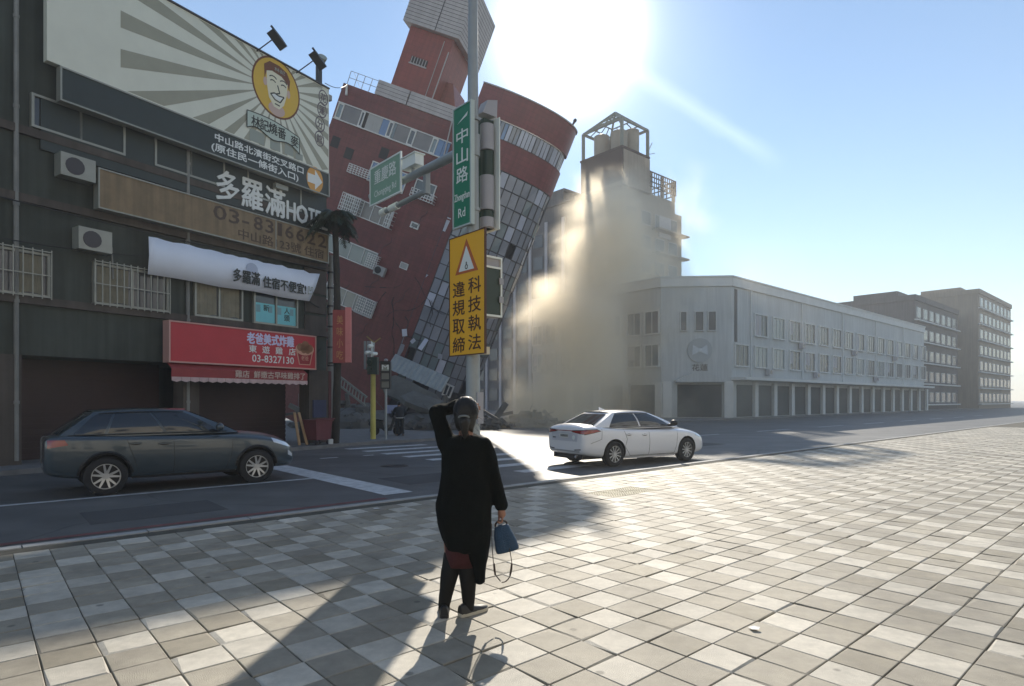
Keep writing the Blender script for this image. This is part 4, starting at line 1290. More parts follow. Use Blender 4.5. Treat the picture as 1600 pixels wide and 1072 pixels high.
g = MB(); xx = sh(431, 360, OP)[0]; g.box(xx - .015, xx + .015, -.012, 0, pz0, pz1); g.build('seam', M_ALU, ph)
# ---- white canvas banner, slightly loose
OB = .35
n = 26
tl_, tr_, br_, bl_ = sh(379, 402, OB), sh(499, 427, OB), sh(484, 470, OB), sh(379, 453, OB)
x00 = -6.9
M_ = MS @ Matrix.Translation((0, -OB, 0))
bn = thing('canvas_banner', 'white canvas banner with dark characters, its right end slanting', 'banner', M_)
top, bot = [], []
for i in range(n + 1):
    t = i / n
    zt_ = tl_[1] + .02 * math.sin(i * 1.7) - (.05 if i % 4 == 0 and i > 10 else 0)
    top.append((x00 + (tr_[0] - x00) * t, .02 * math.sin(i * .9), zt_)); bot.append((x00 + (br_[0] - x00) * t, .05 + .03 * math.sin(i * .7), bl_[1] + .015 * math.sin(i * .5)))
g = MB(); mid = [tuple((Vector(a) + Vector(c)) / 2 + Vector((0, -.05, 0))) for a, c in zip(top, bot)]
g.loft([top, mid, bot], closed=False)
o = g.build('cloth', M_BANN, bn, smooth=True); bake(o, [('SOLIDIFY', dict(thickness=.012))])
zl = bl_[1] + .22
xa, xb = sh(380, 440, OB)[0], sh(403, 440, OB)[0]
letters('多羅滿', xa - .4, xb + .02, zl, zl + .42, -.075, M_INK, bn, .035, .003)
letters('住宿不便宜!', sh(409, 445, OB)[0], sh(476, 455, OB)[0], zl - .02, zl + .36, -.075, M_INK, bn, .035, .003)
letters('凹', sh(479, 457, OB)[0], sh(487, 457, OB)[0], zl, zl + .3, -.075, M_GREYP, bn, 0, .003)
g = MB(); x, z = sh(392, 416, OB); disc(g, x, z - .1, .22, .2, -.06, 16); g.build('faded_logo', mat('faded_print', srgb(176, 186, 206), .7), bn)
# ---- fried chicken sign
OR = .55
rx1 = sh(492, 550, OR)[0]; rz1 = sh(492, 527, OR)[1]; rz0 = sh(492, 576, OR)[1]
rs = board('fried_chicken_sign', 'bright red sign with white lettering, phone number and a chicken bucket', -6.4, rx1, rz0, rz1, OR, .3, M_REDS, 'sign', mat('pale_pink_edge', srgb(196, 150, 140), .5), .045)
M_LAV = mat('lavender_lettering', srgb(206, 204, 232), .5)
xr0, xr1 = sh(386, 540, OR)[0], sh(459, 545, OR)[0]
hh = rz1 - rz0
letters('老爸美式炸雞', xr0, xr1, rz0 + hh * .62, rz1 - .07, -.001, M_LAV, rs, .045, .006)
for k, c in enumerate('東遊雞店'):
    x = sh(395 + 20.5 * k, 555, OR)[0]; letters(c, x - .14, x + .14, rz0 + hh * .37, rz0 + hh * .58, -.001, M_WHT, rs, .02, .005)
letters('03-8327130', sh(394, 563, OR)[0], xr1, rz0 + hh * .1, rz0 + hh * .31, -.001, M_WHT, rs, .02, .005)
cx_, cz_ = sh(476, 552, OR)
M_BUCK = mat('bucket_cream', srgb(204, 152, 130), .5); M_BUCKR = mat('bucket_red', srgb(150, 30, 38), .5); M_CHK = mat('chicken_brown', srgb(140, 96, 66), .6)
g = MB(); g.prism([(cx_ - .24, cz_ - .42), (cx_ + .24, cz_ - .42), (cx_ + .36, cz_ + .05), (cx_ - .36, cz_ + .05)], -.006, -.001); g.build('print_bucket_edge', M_BUCK, rs)
g = MB(); g.prism([(cx_ - .21, cz_ - .39), (cx_ + .21, cz_ - .39), (cx_ + .31, cz_ + .02), (cx_ - .31, cz_ + .02)], -.010, -.0065); g.build('print_bucket', M_BUCKR, rs)
letters('老爸', cx_ - .16, cx_ + .16, cz_ - .26, cz_ - .1, -.011, M_BUCK, rs, .01, .002)
g = MB(); disc(g, cx_, cz_ + .14, .4, .22, -.0105); g.build('print_bucket_rim', M_BUCK, rs)
g = MB()
for dx, dz, r in ((-.2, .2, .14), (.02, .27, .17), (.2, .18, .15), (-.05, .12, .13), (.12, .1, .12)): disc(g, cx_ + dx, cz_ + dz, r, r, -.015, 14)
g.build('print_chicken', M_CHK, rs)
# ---- awning strip
OA = .62
ax1 = sh(480, 590, OA)[0]; zt_ = sh(480, 580, OA)[1]; zb_ = sh(480, 601, OA)[1]
aw = thing('awning', 'dusty red cloth awning with pale characters and a scalloped white edge', 'awning', MS @ Matrix.Translation((0, -OA, 0)))
g = MB(); g.add([(-6.4, .3, zt_ + .12), (ax1, .3, zt_ + .12), (ax1, -.02, zt_ - .1), (-6.4, -.02, zt_ - .1), (-6.4, 0, zb_ + .12), (ax1, 0, zb_ + .12)], [(0, 3, 2, 1), (3, 4, 5, 2)])
o = g.build('cloth', M_AWN, aw); bake(o, [('SOLIDIFY', dict(thickness=.015))])
g = MB()
k = 0
x = -6.4
while x < ax1 - .05:
    w = min(.28, ax1 - x); g.prism([(x, zb_ + .13), (x, zb_ + .02), (x + w * .5, zb_ - .02), (x + w - .01, zb_ + .02), (x + w - .01, zb_ + .13)], -.03, -.012); x += .28
g.build('valance', mat('dirty_white_valance', srgb(196, 170, 168), .8, noise=(5, .2)), aw)
letters('雞店  鮮嫩古早味雞排了', sh(380, 588, OA)[0] - .3, ax1 - .12, zb_ + .17, zt_ - .08, -.035, M_AWNL, aw, .02, .004)
# ---- small things by the shop front
M_CART = mat('dull_red_cart', srgb(104, 48, 54), .7, noise=(3, .15))
x, z = sh(497, 690, .9)
MC = MS @ Matrix.Translation((x, -.9, 0))
ct = thing('waste_cart', 'dull red bin cart with small wheels at the shop corner', 'cart', MC)
g = MB(); g.loft([[(-.3, -.28, .18), (.3, -.28, .18), (.3, .28, .18), (-.3, .28, .18)], [(-.37, -.33, .85), (.37, -.33, .85), (.37, .33, .85), (-.37, .33, .85)]]); g.build('bin', M_CART, ct)
g = MB(); g.box(-.4, .4, -.36, .36, .85, .9); g.rod((-.42, -.4, .93), (.42, -.4, .93), .02, .02, 6); g.build('lid', M_CART, ct)
for sx in (-.26, .26):
    for sy in (-.24, .24):
        g = MB(); g.rod((sx - .025, sy, .09), (sx + .025, sy, .09), .09, .09, 10); g.build('wheel', M_MULL, ct)
g = MB(); g.box(.12, .3, -.45, -.38, .02, .2); bx = g.build('carton', mat('white_carton', srgb(190, 190, 186), .7)); bx.matrix_world = MC; tag(bx, 'small white carton on the ground in front of the red cart', 'carton')
xa, _ = sh(468, 690, .8)
for k, (dx, lean) in enumerate(((0, .18), (.32, .05))):
    g = MB(MS @ Matrix.Translation((xa + dx, -.8, 0))); g.bar((0, 0, .02), (lean, .5, 1.15), .09, .035)
    tag(g.build('wooden_plank', mat('raw_timber', srgb(170, 138, 100), .7, noise=(3, .2))), ('tilted' if k == 0 else 'upright') + ' timber plank leaning beside the shutter, ' + ('left' if k == 0 else 'right') + ' of two', 'plank', 'planks by the shutter')
# blue and white clutter on the column
g = MB(MS); g.box(-.9, -.3, -.16, -.102, .95, 1.6); tag(g.build('wall_poster', mat('faded_blue_sheet', srgb(58, 62, 92), .7, noise=(2, .3))), 'faded blue sheet hanging on the shop column', 'poster')
# ---- vertical red shop sign
MV = MS @ Matrix.Translation((.75, -.1, 0))
Pv = at(535, 522, 21.9)
MV = frame((Pv.x, Pv.y, 0), (1, .15, 0))
zt_ = CAMZ + (HY - 480) / F * 21.9; zb_ = CAMZ + (HY - 567) / F * 21.9
vs = thing('vertical_sign', 'narrow vertical red sign with a pink edge beside the utility pole', 'sign', MV)
g = MB(); g.box(-.34, .1, 0, .25, zb_, zt_ - .1); g.build('panel', mat('vertical_red_panel', srgb(142, 56, 52), .6, noise=(2, .15)), vs)
g = MB(); g.rod((-.2, .12, zb_ + .02), (-.55, .5, zb_ + .02), .03, .03, 6); g.rod((-.2, .12, zt_ - .2), (-.55, .5, zt_ - .2), .03, .03, 6); g.build('bracket', M_MULL, vs)
g = MB(); g.box(.1, .3, -.02, .27, zb_ + .02, zt_); g.build('side_panel', mat('pale_red_panel', srgb(196, 116, 112), .6, noise=(2, .1)), vs)
M_OCH = mat('ochre_lettering', srgb(176, 122, 72), .6)
for k, c in enumerate('美味小吃'): letters(c, -.2, .02, zt_ - .62 - .42 * k, zt_ - .3 - .42 * k, -.001, M_OCH, vs, .01, .004)
# ---- utility pole with bands
M_POLE = mat('weathered_pole', srgb(138, 138, 134), .8, noise=(2, .2), streak=.3)
Pp = at(516.5, 690, 23.6); up_ = thing('utility_pole', 'pale weathered utility pole with dark bands beside the shop building', 'pole', (Pp.x, Pp.y, 0))
g = MB(); g.rod((0, 0, 0), (0, 0, 7.2), .13, .10, 12); g.build('shaft', M_POLE, up_, smooth='auto')
g = MB()
for z in (2.9, 3.6, 4.4, 5.2, 5.9, 6.5): g.rod((0, 0, z), (0, 0, z + .07), .135, .135, 12)
g.build('band', M_MULL, up_)
g = MB(); g.box(-.35, -.1, -.1, .1, 4.9, 5.4); g.build('junction_box', M_ALU, up_)
# sagging cables
M_CAB = mat('black_cable', srgb(28, 28, 30), .6)
def cable(name, a, c, sag, r, label):
    a, c = Vector(a), Vector(c); g = MB(); pts = [a.lerp(c, i / 14) + Vector((0, 0, -sag * 4 * (i / 14) * (1 - i / 14))) for i in range(15)]
    g.tube(pts, r, 5); return tag(g.build(name, M_CAB), label, 'cable')
cable('cable', at(483, 470, 22.4), at(516, 478, 23.5), .15, .02, 'black cable sagging from the banner end to the utility pole')
cable('cable', at(486, 560, 22.4), at(512, 528, 23.5), .1, .02, 'black cable slanting from the red sign up to the utility pole')
cable('cable', at(508, 130, 23.0), at(542, 132, 40.5), .2, .015, 'thin wire from the billboard top to the leaning building')

# clutter on the facade: air conditioners, pipes, curtains, bars
M_CURTN = mat('faded_curtain', srgb(128, 122, 104), .9, noise=(3, .2))
for x0, z0 in ((-5.9, 3.1), (-8.7, 5.55), (-9.1, 7.35), (-12.0, 3.0)):
    g = MB(); g.box(x0, x0 + .8, -.45, -.08, z0, z0 + .58); a_ = g.build('air_conditioner', M_ALU, shop)
    g = MB(); g.rod((x0 + .32, -.45, z0 + .29), (x0 + .32, -.465, z0 + .29), .22, .22, 16); g.build('fan_grille', M_MULL, a_)
    g = MB(); g.tube([(x0 + .8, -.2, z0 + .3), (x0 + .95, -.1, z0 + .25), (x0 + 1.0, -.06, z0 - .6)], .025, 6); g.build('hose', M_POLE, a_)
for x0 in (-5.6, -9.9, -13.0):
    g = MB(); g.rod((x0, -.08, 0.1), (x0, -.08, 12.6), .055, .055, 8)
    for z in (1.5, 4, 6.4, 8.8, 11): g.rod((x0, -.08, z), (x0, -.08, z + .08), .07, .07, 8)
    g.build('downpipe', M_POLE, shop)
for xa, xb in ((-5.3, -4.65), (-4.5, -3.85), (-8.1, -7.3), (-11.3, -10.4), (-9.9, -9.35)):
    g = MB(); n = 12; top = [(xa + (xb - xa) * i / n, -.058 + .006 * math.sin(i * 2.3), 5.24) for i in range(n + 1)]
    g.loft([top, [(x, y, 4.28 + .03 * math.sin(x * 9)) for x, y, z in top]], closed=False); g.build('curtain', M_CURTN, shop)
for xa, xb in ((-8.2, -6.2), (-11.4, -9.2)):
    g = MB()
    for k in range(12): x = xa + (xb - xa) * k / 11; g.box(x - .012, x + .012, -.2, -.176, 4.15, 5.4)
    for z in (4.2, 4.75, 5.35): g.box(xa, xb, -.205, -.171, z - .012, z + .012)
    for x in (xa, xb): g.box(x - .012, x + .012, -.2, -.005, 4.2, 4.23); g.box(x - .012, x + .012, -.2, -.005, 5.32, 5.35)
    g.build('window_bars', M_ALU, shop)
cable('cable', MS @ Vector((-15.4, -.3, 6.75)), MS @ Vector((-.4, -.25, 6.55)), .25, .018, 'long black cable sagging along the shop front above the canvas banner')
cable('cable', MS @ Vector((-15.4, -.2, 5.9)), MS @ Vector((-7.0, -.2, 5.7)), .3, .014, 'thin black cable along the shop front left of the canvas banner')
# ================================================================== the lamp pole with its signs and signals
M_GALV = mat('galvanised_pole', srgb(150, 156, 158), .5, noise=(3, .12), metal=.25)
M_SIGNG = mat('green_sign_face', srgb(16, 122, 92), .4, noise=(1.5, .06))
M_SIGNG2 = mat('faded_green_sign', srgb(132, 166, 146), .45, noise=(1.5, .08))
M_SIGNY = mat('yellow_sign_face', srgb(240, 178, 30), .4, noise=(1.2, .04))
M_SIGNW = mat('white_sign_print', srgb(226, 232, 228), .5)
M_SIGNR = mat('red_brown_print', srgb(186, 96, 44), .5)
M_SIGNB = mat('dark_brown_print', srgb(74, 34, 14), .5)
M_ALUB = mat('sign_back_grey', srgb(150, 154, 156), .5, noise=(3, .1), metal=.2)
M_SIGH = mat('signal_housing_grey', srgb(158, 158, 164), .5, noise=(2, .08))
M_DKG = mat('dark_green_paint', srgb(38, 58, 50), .45, noise=(2, .12))
B0p = ground(739, 784, 0)
MP = frame(B0p, (-N2.x, -N2.y, 0))            # x = towards the viewer across the road, -y = facing oncoming traffic
pole = thing('lamp_pole', 'tall grey lamp pole carrying street signs, in front of the woman', 'pole', MP)
g = MB(); g.rod((0, 0, .02), (0, 0, 2.4), .115, .112, 24); g.rod((0, 0, 2.4), (0, 0, 10.6), .112, .055, 24); g.build('shaft', M_GALV, pole, smooth='auto')
g = MB(); g.rod((0, 0, 0), (0, 0, .03), .2, .2, 20)
for k in range(6):
    a = k * math.pi / 3; g.rod((.16 * math.cos(a), .16 * math.sin(a), .03), (.16 * math.cos(a), .16 * math.sin(a), .07), .018, .018, 6)
g.build('base_plate', M_GALV, pole)
g = MB(); g.box(.04, .14, -.02, .1, 1.23, 1.72); g.build('control_box', M_SIGH, pole)
g = MB(); g.tube([(0, 0, 10.55), (-.5, 0, 10.8), (-1.6, 0, 10.95)], .04, 8); g.build('lamp_arm', M_GALV, pole)
g = MB(); g.box(-2.3, -1.55, -.14, .14, 10.9, 11.02); g.build('lamp_head', M_SIGH, pole)
# mast arm over the road
g = MB(); g.rod((0, 0, 5.59), (-3.3, 0, 5.62), .085, .055, 14); g.build('mast_arm', M_GALV, pole, smooth='auto')
g = MB(); g.rod((0, 0, 5.42), (0, 0, 5.76), .112, .112, 16); g.build('arm_collar', M_GALV, pole)
# overhead green sign on the arm
og = thing('overhead_street_sign', 'faded green street sign hanging on the mast arm over the road', 'sign', MP @ Matrix.Translation((0, -.12, 0)))
g = MB(); g.box(-3.09, -1.97, 0, .02, 5.36, 6.07); g.build('panel', M_SIGNG2, og)
g = MB()
for a in ((-3.105, -3.075, 5.345, 6.085), (-1.985, -1.955, 5.345, 6.085)): g.box(a[0], a[1], -.006, .026, a[2], a[3])
for z in (5.345, 6.055): g.box(-3.075, -1.985, -.006, .026, z, z + .03)
g.build('frame', M_SIGNW, og)
letters('重慶路', -2.92, -2.12, 5.72, 5.98, -.001, M_SIGNW, og, .01, .003)
letters('Chongqing Rd', -2.92, -2.12, 5.44, 5.6, -.001, M_SIGNW, og, .0, .003)
g = MB(); g.box(-2.8, -2.74, .021, .1, 5.4, 6.0); g.box(-2.3, -2.24, .021, .1, 5.4, 6.0); g.build('bracket', M_ALUB, og)
# horizontal signal hung below the arm behind the sign, and cameras
g = MB(); g.rod((-1.35, .05, 5.26), (-2.95, .05, 5.22), .05, .05, 12); g.build('lower_rail', M_GALV, pole, smooth='auto')
g = MB(); g.box(-1.42, -1.34, .0, .1, 5.2, 5.6); g.build('rail_bracket', M_GALV, pole)
for xa, xb in ((-2.62, -2.35), (-2.95, -2.78)):
    g = MB(); g.rod((xa, .05, 5.23), (xb, .05, 5.235), .068, .068, 12); g.build('rail_sleeve', M_SIGNW, pole, smooth='auto')
cmr = thing('traffic_camera', 'small white traffic camera on top of the mast arm', 'camera', MP)
g = MB(); g.box(-1.95, -1.52, -.1, .08, 5.74, 5.93); g.box(-1.97, -1.5, -.12, .1, 5.93, 5.95); g.build('body', M_SIGNW, cmr)
g = MB(); g.rod((-1.74, 0, 5.6), (-1.74, 0, 5.74), .03, .03, 8); g.build('stem', M_GALV, cmr)
g = MB(); g.rod((-1.95, -.01, 5.83), (-2.0, -.01, 5.83), .06, .06, 12); g.build('lens', M_DARK, cmr)
# vertical green street name sign
OG = .15
MG = MP @ Matrix.Translation((0, -OG, 0))
gx0 = on_plane(709.5, 260, MG)[0]; gx1 = on_plane(735, 260, MG)[0]
gz1 = on_plane(722, 166, MG)[1]; gz0 = on_plane(722, 352, MG)[1]
gs = thing('street_name_sign', 'tall narrow green street name sign with white characters on the lamp pole', 'sign', MG)
g = MB(); g.box(gx0, gx1, 0, .03, gz0, gz1); g.build('panel', M_SIGNG, gs)
g = MB()
g.box(gx0 - .025, gx0, -.012, .042, gz0 - .025, gz1 + .025); g.box(gx1, gx1 + .03, -.012, .06, gz0 - .025, gz1 + .025)
g.box(gx0, gx1, -.012, .042, gz0 - .025, gz0); g.box(gx0, gx1, -.012, .042, gz1, gz1 + .02); g.build('frame', mat('pale_grey_edge', srgb(178, 192, 190), .45), gs)
H_ = gz1 - gz0; W_ = gx1 - gx0
g = MB()
for z in (gz0 + .25, gz1 - .2): g.box(gx1 - .12, gx1 - .04, .031, OG + .02, z - .025, z + .025); g.rod((0, OG, z - .025), (0, OG, z + .025), .115, .115, 14)
g.build('bracket', M_GALV, gs)
xm = (gx0 + gx1) / 2
for c, f0, f1 in (('中', .69, .81), ('山', .52, .65), ('路', .36, .49)):
    letters(c, gx0 + W_ * .16, gx1 - W_ * .14, gz0 + H_ * f0, gz0 + H_ * f1, -.001, M_SIGNW, gs, .015, .003)
letters('Zhongshan', gx0 + W_ * .04, gx1 - W_ * .04, gz0 + H_ * .195, gz0 + H_ * .275, -.001, M_SIGNW, gs, .01, .003)
letters('Rd', gx0 + W_ * .28, gx1 - W_ * .3, gz0 + H_ * .07, gz0 + H_ * .145, -.001, M_SIGNW, gs, .01, .003)
g = MB(); g.prism([(gx0 + W_ * .2, gz0 + H_ * .865), (gx1 - W_ * .5, gz0 + H_ * .895), (gx1 - W_ * .15, gz0 + H_ * .93), (gx1 - W_ * .2, gz0 + H_ * .9)], -.004, -.0005); g.build('arrow', M_SIGNW, gs)
# yellow enforcement sign
OY = .145
MY = MP @ Matrix.Translation((0, -OY, 0))
yx0 = on_plane(703, 460, MY)[0]; yx1 = on_plane(757, 460, MY)[0]
yz1 = on_plane(730, 366, MY)[1]; yz0 = on_plane(730, 553.5, MY)[1]
ys = thing('warning_sign', 'tall yellow traffic enforcement sign with warning triangle and brown characters', 'sign', MY)
g = MB(); g.box(yx0, yx1, 0, .012, yz0, yz1); g.build('panel', M_SIGNY, ys)
g = MB(); t = .014
g.box(yx0 - t, yx0, -.006, .03, yz0 - t, yz1 + t); g.box(yx1, yx1 + t, -.006, .03, yz0 - t, yz1 + t)
g.box(yx0, yx1, -.006, .03, yz0 - t, yz0); g.box(yx0, yx1, -.006, .03, yz1, yz1 + t); g.build('frame', M_SIGNB, ys)
W_ = yx1 - yx0; H_ = yz1 - yz0; xm = (yx0 + yx1) / 2
def tri(cx_, z0, z1, hw): return [(cx_ - hw, z0), (cx_ + hw, z0), (cx_, z1)]
g = MB(); g.prism(tri(xm, yz0 + H_ * .68, yz0 + H_ * .965, W_ * .33), -.004, -.0005); g.build('triangle_edge', M_SIGNR, ys)
g = MB(); g.prism(tri(xm, yz0 + H_ * .70, yz0 + H_ * .905, W_ * .22), -.008, -.0045); g.build('triangle', M_SIGNW, ys)
g = MB(); cx_ = xm + .005; cz_ = yz0 + H_ * .73
for i in range(14):
    a, a2 = 2 * math.pi * i / 14, 2 * math.pi * (i + 1) / 14
    g.bar((cx_ + .03 * math.cos(a), -.010, cz_ + .032 * math.sin(a)), (cx_ + .03 * math.cos(a2), -.010, cz_ + .032 * math.sin(a2)), .004, .014)
g.prism([(cx_ - .012, cz_ + .04), (cx_ + .012, cz_ + .04), (cx_ + .012, cz_ + .075), (cx_ - .012, cz_ + .075)], -.012, -.0085); g.build('triangle_symbol', M_MULL, ys)
for col, x in (('違規取締', yx0 + W_ * .27), ('科技執法', yx0 + W_ * .73)):
    for k, c in enumerate(col):
        zc_ = yz0 + H_ * (.56 - .157 * k) + (.012 if x > xm else -.008)
        letters(c, x - W_ * .175, x + W_ * .175, zc_ - H_ * .064, zc_ + H_ * .064, -.001, M_SIGNB, ys, .012, .003)
g = MB()
for z in (yz0 + .3, yz1 - .3): g.rod((0, OY, z - .02), (0, OY, z + .02), .13, .13, 14); g.box(-.05, .05, .013, .06, z - .03, z + .03)
g.build('clamp', M_GALV, ys)
# vertical traffic signal on the far side of the pole (seen from its flank)
MU = frame(B0p, (U2.x, U2.y, 0))             # x = along the road
MQ = MU @ Matrix.Translation((0, -.02, 0))
def sx_(px, py): return on_plane(px, py, MQ)
qx0, qx1 = sx_(750.5, 280)[0], sx_(771, 280)[0]
qz1, qz0 = sx_(760, 196)[1], sx_(760, 356)[1]
vsig = thing('vertical_signal', 'tall grey vertical traffic signal on the right flank of the lamp pole', 'traffic signal', MQ)
xc_ = (qx0 + qx1) / 2; rq = (qx1 - qx0) / 2
g = MB(); g.box(xc_ - rq * .55, qx1, -.02, .14, qz0, qz1 + .1); g.build('housing', M_DKG, vsig)
g = MB(); g.box(qx1 - .012, qx1 + .006, -.16, .2, qz0 - .03, qz1 + .12); g.build('back_plate', M_SIGNW, vsig)
def zpx(y): return sx_(760, y)[1]
for ya, yb in ((196, 236), (276, 329), (341, 356)):
    g = MB(); g.rod((xc_, 0, zpx(yb)), (xc_, 0, zpx(ya)), rq * .86, rq * .86, 20); g.build('module', M_SIGH, vsig, smooth='auto')
for ya, yb in ((237, 275), (330, 340)):
    g = MB(); g.rod((xc_ + .01, .0, zpx(yb)), (xc_ + .01, .0, zpx(ya)), rq * .72, rq * .72, 16); g.build('hood', M_DKG, vsig, smooth='auto')
g = MB(); g.prism([(qx0 - .02, qz1 + .14), (qx1, qz1 + .14), (qx1 + .01, qz1 + .42), (qx0 + .08, qz1 + .36)], -.09, .09); g.build('mount', M_SIGH, vsig)
# pedestrian signal box seen from its back
MH = MU @ Matrix.Translation((0, -.16, 0))
hx0, hx1 = on_plane(742, 450, MH)[0], on_plane(783, 450, MH)[0]
hz1, hz0 = on_plane(770, 401, MH)[1], on_plane(770, 495, MH)[1]
pb = thing('pedestrian_signal', 'grey pedestrian signal box seen from behind, half hidden by the yellow sign', 'traffic signal', MH)
g = MB(); g.box(hx0, hx1, 0, .2, hz0, hz1); g.build('housing', M_SIGH, pb)
g = MB(); t = .03
g.box(hx0, hx0 + t, -.03, -.001, hz0, hz1); g.box(hx1 - t, hx1, -.03, -.001, hz0, hz1); g.box(hx0 + t, hx1 - t, -.03, -.001, hz0, hz0 + t); g.box(hx0 + t, hx1 - t, -.03, -.001, hz1 - .19, hz1 - .16); g.box(hx0 + t, hx1 - t, -.03, -.001, hz1 - t, hz1)
g.build('door_frame', M_SIGNW, pb)
g = MB(); g.box(hx0 + t, hx1 - t, -.014, -.002, hz0 + t, hz1 - .19); g.build('door', M_DKG, pb)
for z in (hz0 + .28, hz1 - .38):
    g = MB(); g.box(hx1 - .07, hx1 + .015, -.045, -.031, z - .05, z + .05); g.build('hinge', M_SIGH, pb)
g = MB(); g.bar((0, .05, hz1 - .1), (hx1, .05, hz1 + .02), .03, .03); g.bar((0, .05, hz0 + .2), (hx0, .05, hz0 + .2), .04, .04); g.build('bracket', M_GALV, pb)
nb_ = thing('junction_box', 'small cream box on the lamp pole below the yellow sign', 'box', MU)
jx, jz = on_plane(757, 548, MU); g = MB(); g.box(.1, jx + .06, -.06, .06, jz - .06, jz + .06); g.build('box', mat('cream_box', srgb(202, 196, 176), .6), nb_)

# ================================================================== far corner: yellow pole, pedestrian lamp, small signs
c = ground(583, 686, 0)
yp = thing('yellow_signal_pole', 'yellow pole with a dark green signal and white cameras at the far corner', 'pole', c)
kk = c.y / F
g = MB(); g.rod((0, 0, 0), (0, 0, 2.65), .11, .10, 12); g.build('shaft', mat('yellow_pole_paint', srgb(196, 186, 96), .55, noise=(3, .15)), yp, smooth='auto')
g = MB(); g.box(-.2, .2, -.18, .18, 2.65, 3.35); g.rod((-.1, -.18, 3.15), (-.1, -.34, 3.13), .1, .1, 10); g.rod((-.1, -.18, 2.87), (-.1, -.34, 2.85), .1, .1, 10); g.build('signal_box', M_DKG, yp)
g = MB(); g.rod((0, 0, 3.35), (.04, 0, 3.95), .03, .03, 8); g.build('stem', M_GALV, yp)
for dx, dz in ((-.14, 3.55), (.12, 3.5), (-.02, 3.82)):
    g = MB(); g.rod((dx, .05, dz), (dx - .08, -.2, dz - .02), .07, .075, 10); g.ell((dx - .08, -.22, dz - .03), (.08, .08, .08), 8, 6); g.build('camera', M_SIGNW, yp)
g = MB(); g.rod((.04, 0, 3.95), (-.25, -.05, 4.2), .025, .025, 6); g.rod((.04, 0, 3.95), (.3, .05, 4.15), .025, .025, 6); g.build('bracket', mat('ochre_bracket', srgb(150, 130, 70), .6), yp)
c = ground(603, 686.5, 0)
gp = thing('pedestrian_lamp', 'grey post with a black pedestrian signal of three panels at the far corner', 'traffic signal', c)
g = MB(); g.rod((0, 0, 0), (0, 0, 2.05), .055, .05, 10); g.build('shaft', M_GALV, gp, smooth='auto')
g = MB(); g.box(-.2, .2, -.12, .12, 2.05, 3.17); g.box(-.22, .22, -.22, -.12, 3.1, 3.15); g.box(-.22, .22, -.22, -.12, 2.72, 2.75); g.box(-.22, .22, -.22, -.12, 2.36, 2.39); g.build('housing', M_LAMP, gp)
M_PLN = mat('signal_panel_grey', srgb(120, 120, 112), .5)
for z, m in ((2.1, M_PLN), (2.44, M_PLN), (2.78, M_GREYP)):
    q = MB(); q.box(-.15, .15, -.128, -.121, z, z + .25); q.build('panel', m, gp)
letters('M', -.13, .13, 2.84, 3.02, -.13, M_SIGNW, gp, .04, .004)
g = MB(); g.ell((0, 0, 3.22), (.09, .09, .06), 10, 6); g.rod((0, 0, 3.17), (0, 0, 3.24), .05, .05, 8); g.build('cap', M_SIGH, gp)
# thin post with pale strip light
c = ground(563, 689, 0) + Vector((0, 2.0, 0))
tp = thing('strip_sign_post', 'thin post with pale vertical strips behind the red sign', 'post', c)
zt_ = CAMZ + (HY - 533) / F * c.y; zb_ = CAMZ + (HY - 577) / F * c.y
g = MB(); g.rod((0, 0, 0), (0, 0, zb_), .05, .05, 8); g.build('shaft', M_GALV, tp)
for dx, m, w in ((0, M_SIGNW, .05), (-.16, M_GALV, .05), (-.3, M_GALV, .04)):
    g = MB(); g.box(dx - w, dx + w, -.05, .05, zb_ + .001, zt_); g.build('strip', m, tp)
# broken ladder lying against the rubble
g = MB(); a, d = at(530, 602, 31), at(571, 634, 30); sv = Vector((.0, .28, .42))
ld_ = thing('metal_ladder', 'bent metal ladder sloping down from the shop corner to the rubble', 'ladder', a)
g = MB(); g.bar((0, 0, 0), d - a, .07, .09); g.bar(sv, d - a + sv, .07, .09); g.build('rail', mat('dusty_metal', srgb(140, 142, 132), .7, noise=(3, .2)), ld_)
for k in range(9):
    q = (d - a) * ((k + .5) / 9); g = MB(); g.bar(q, q + sv, .05, .05); g.build('rung', MATS['dusty_metal'], ld_)

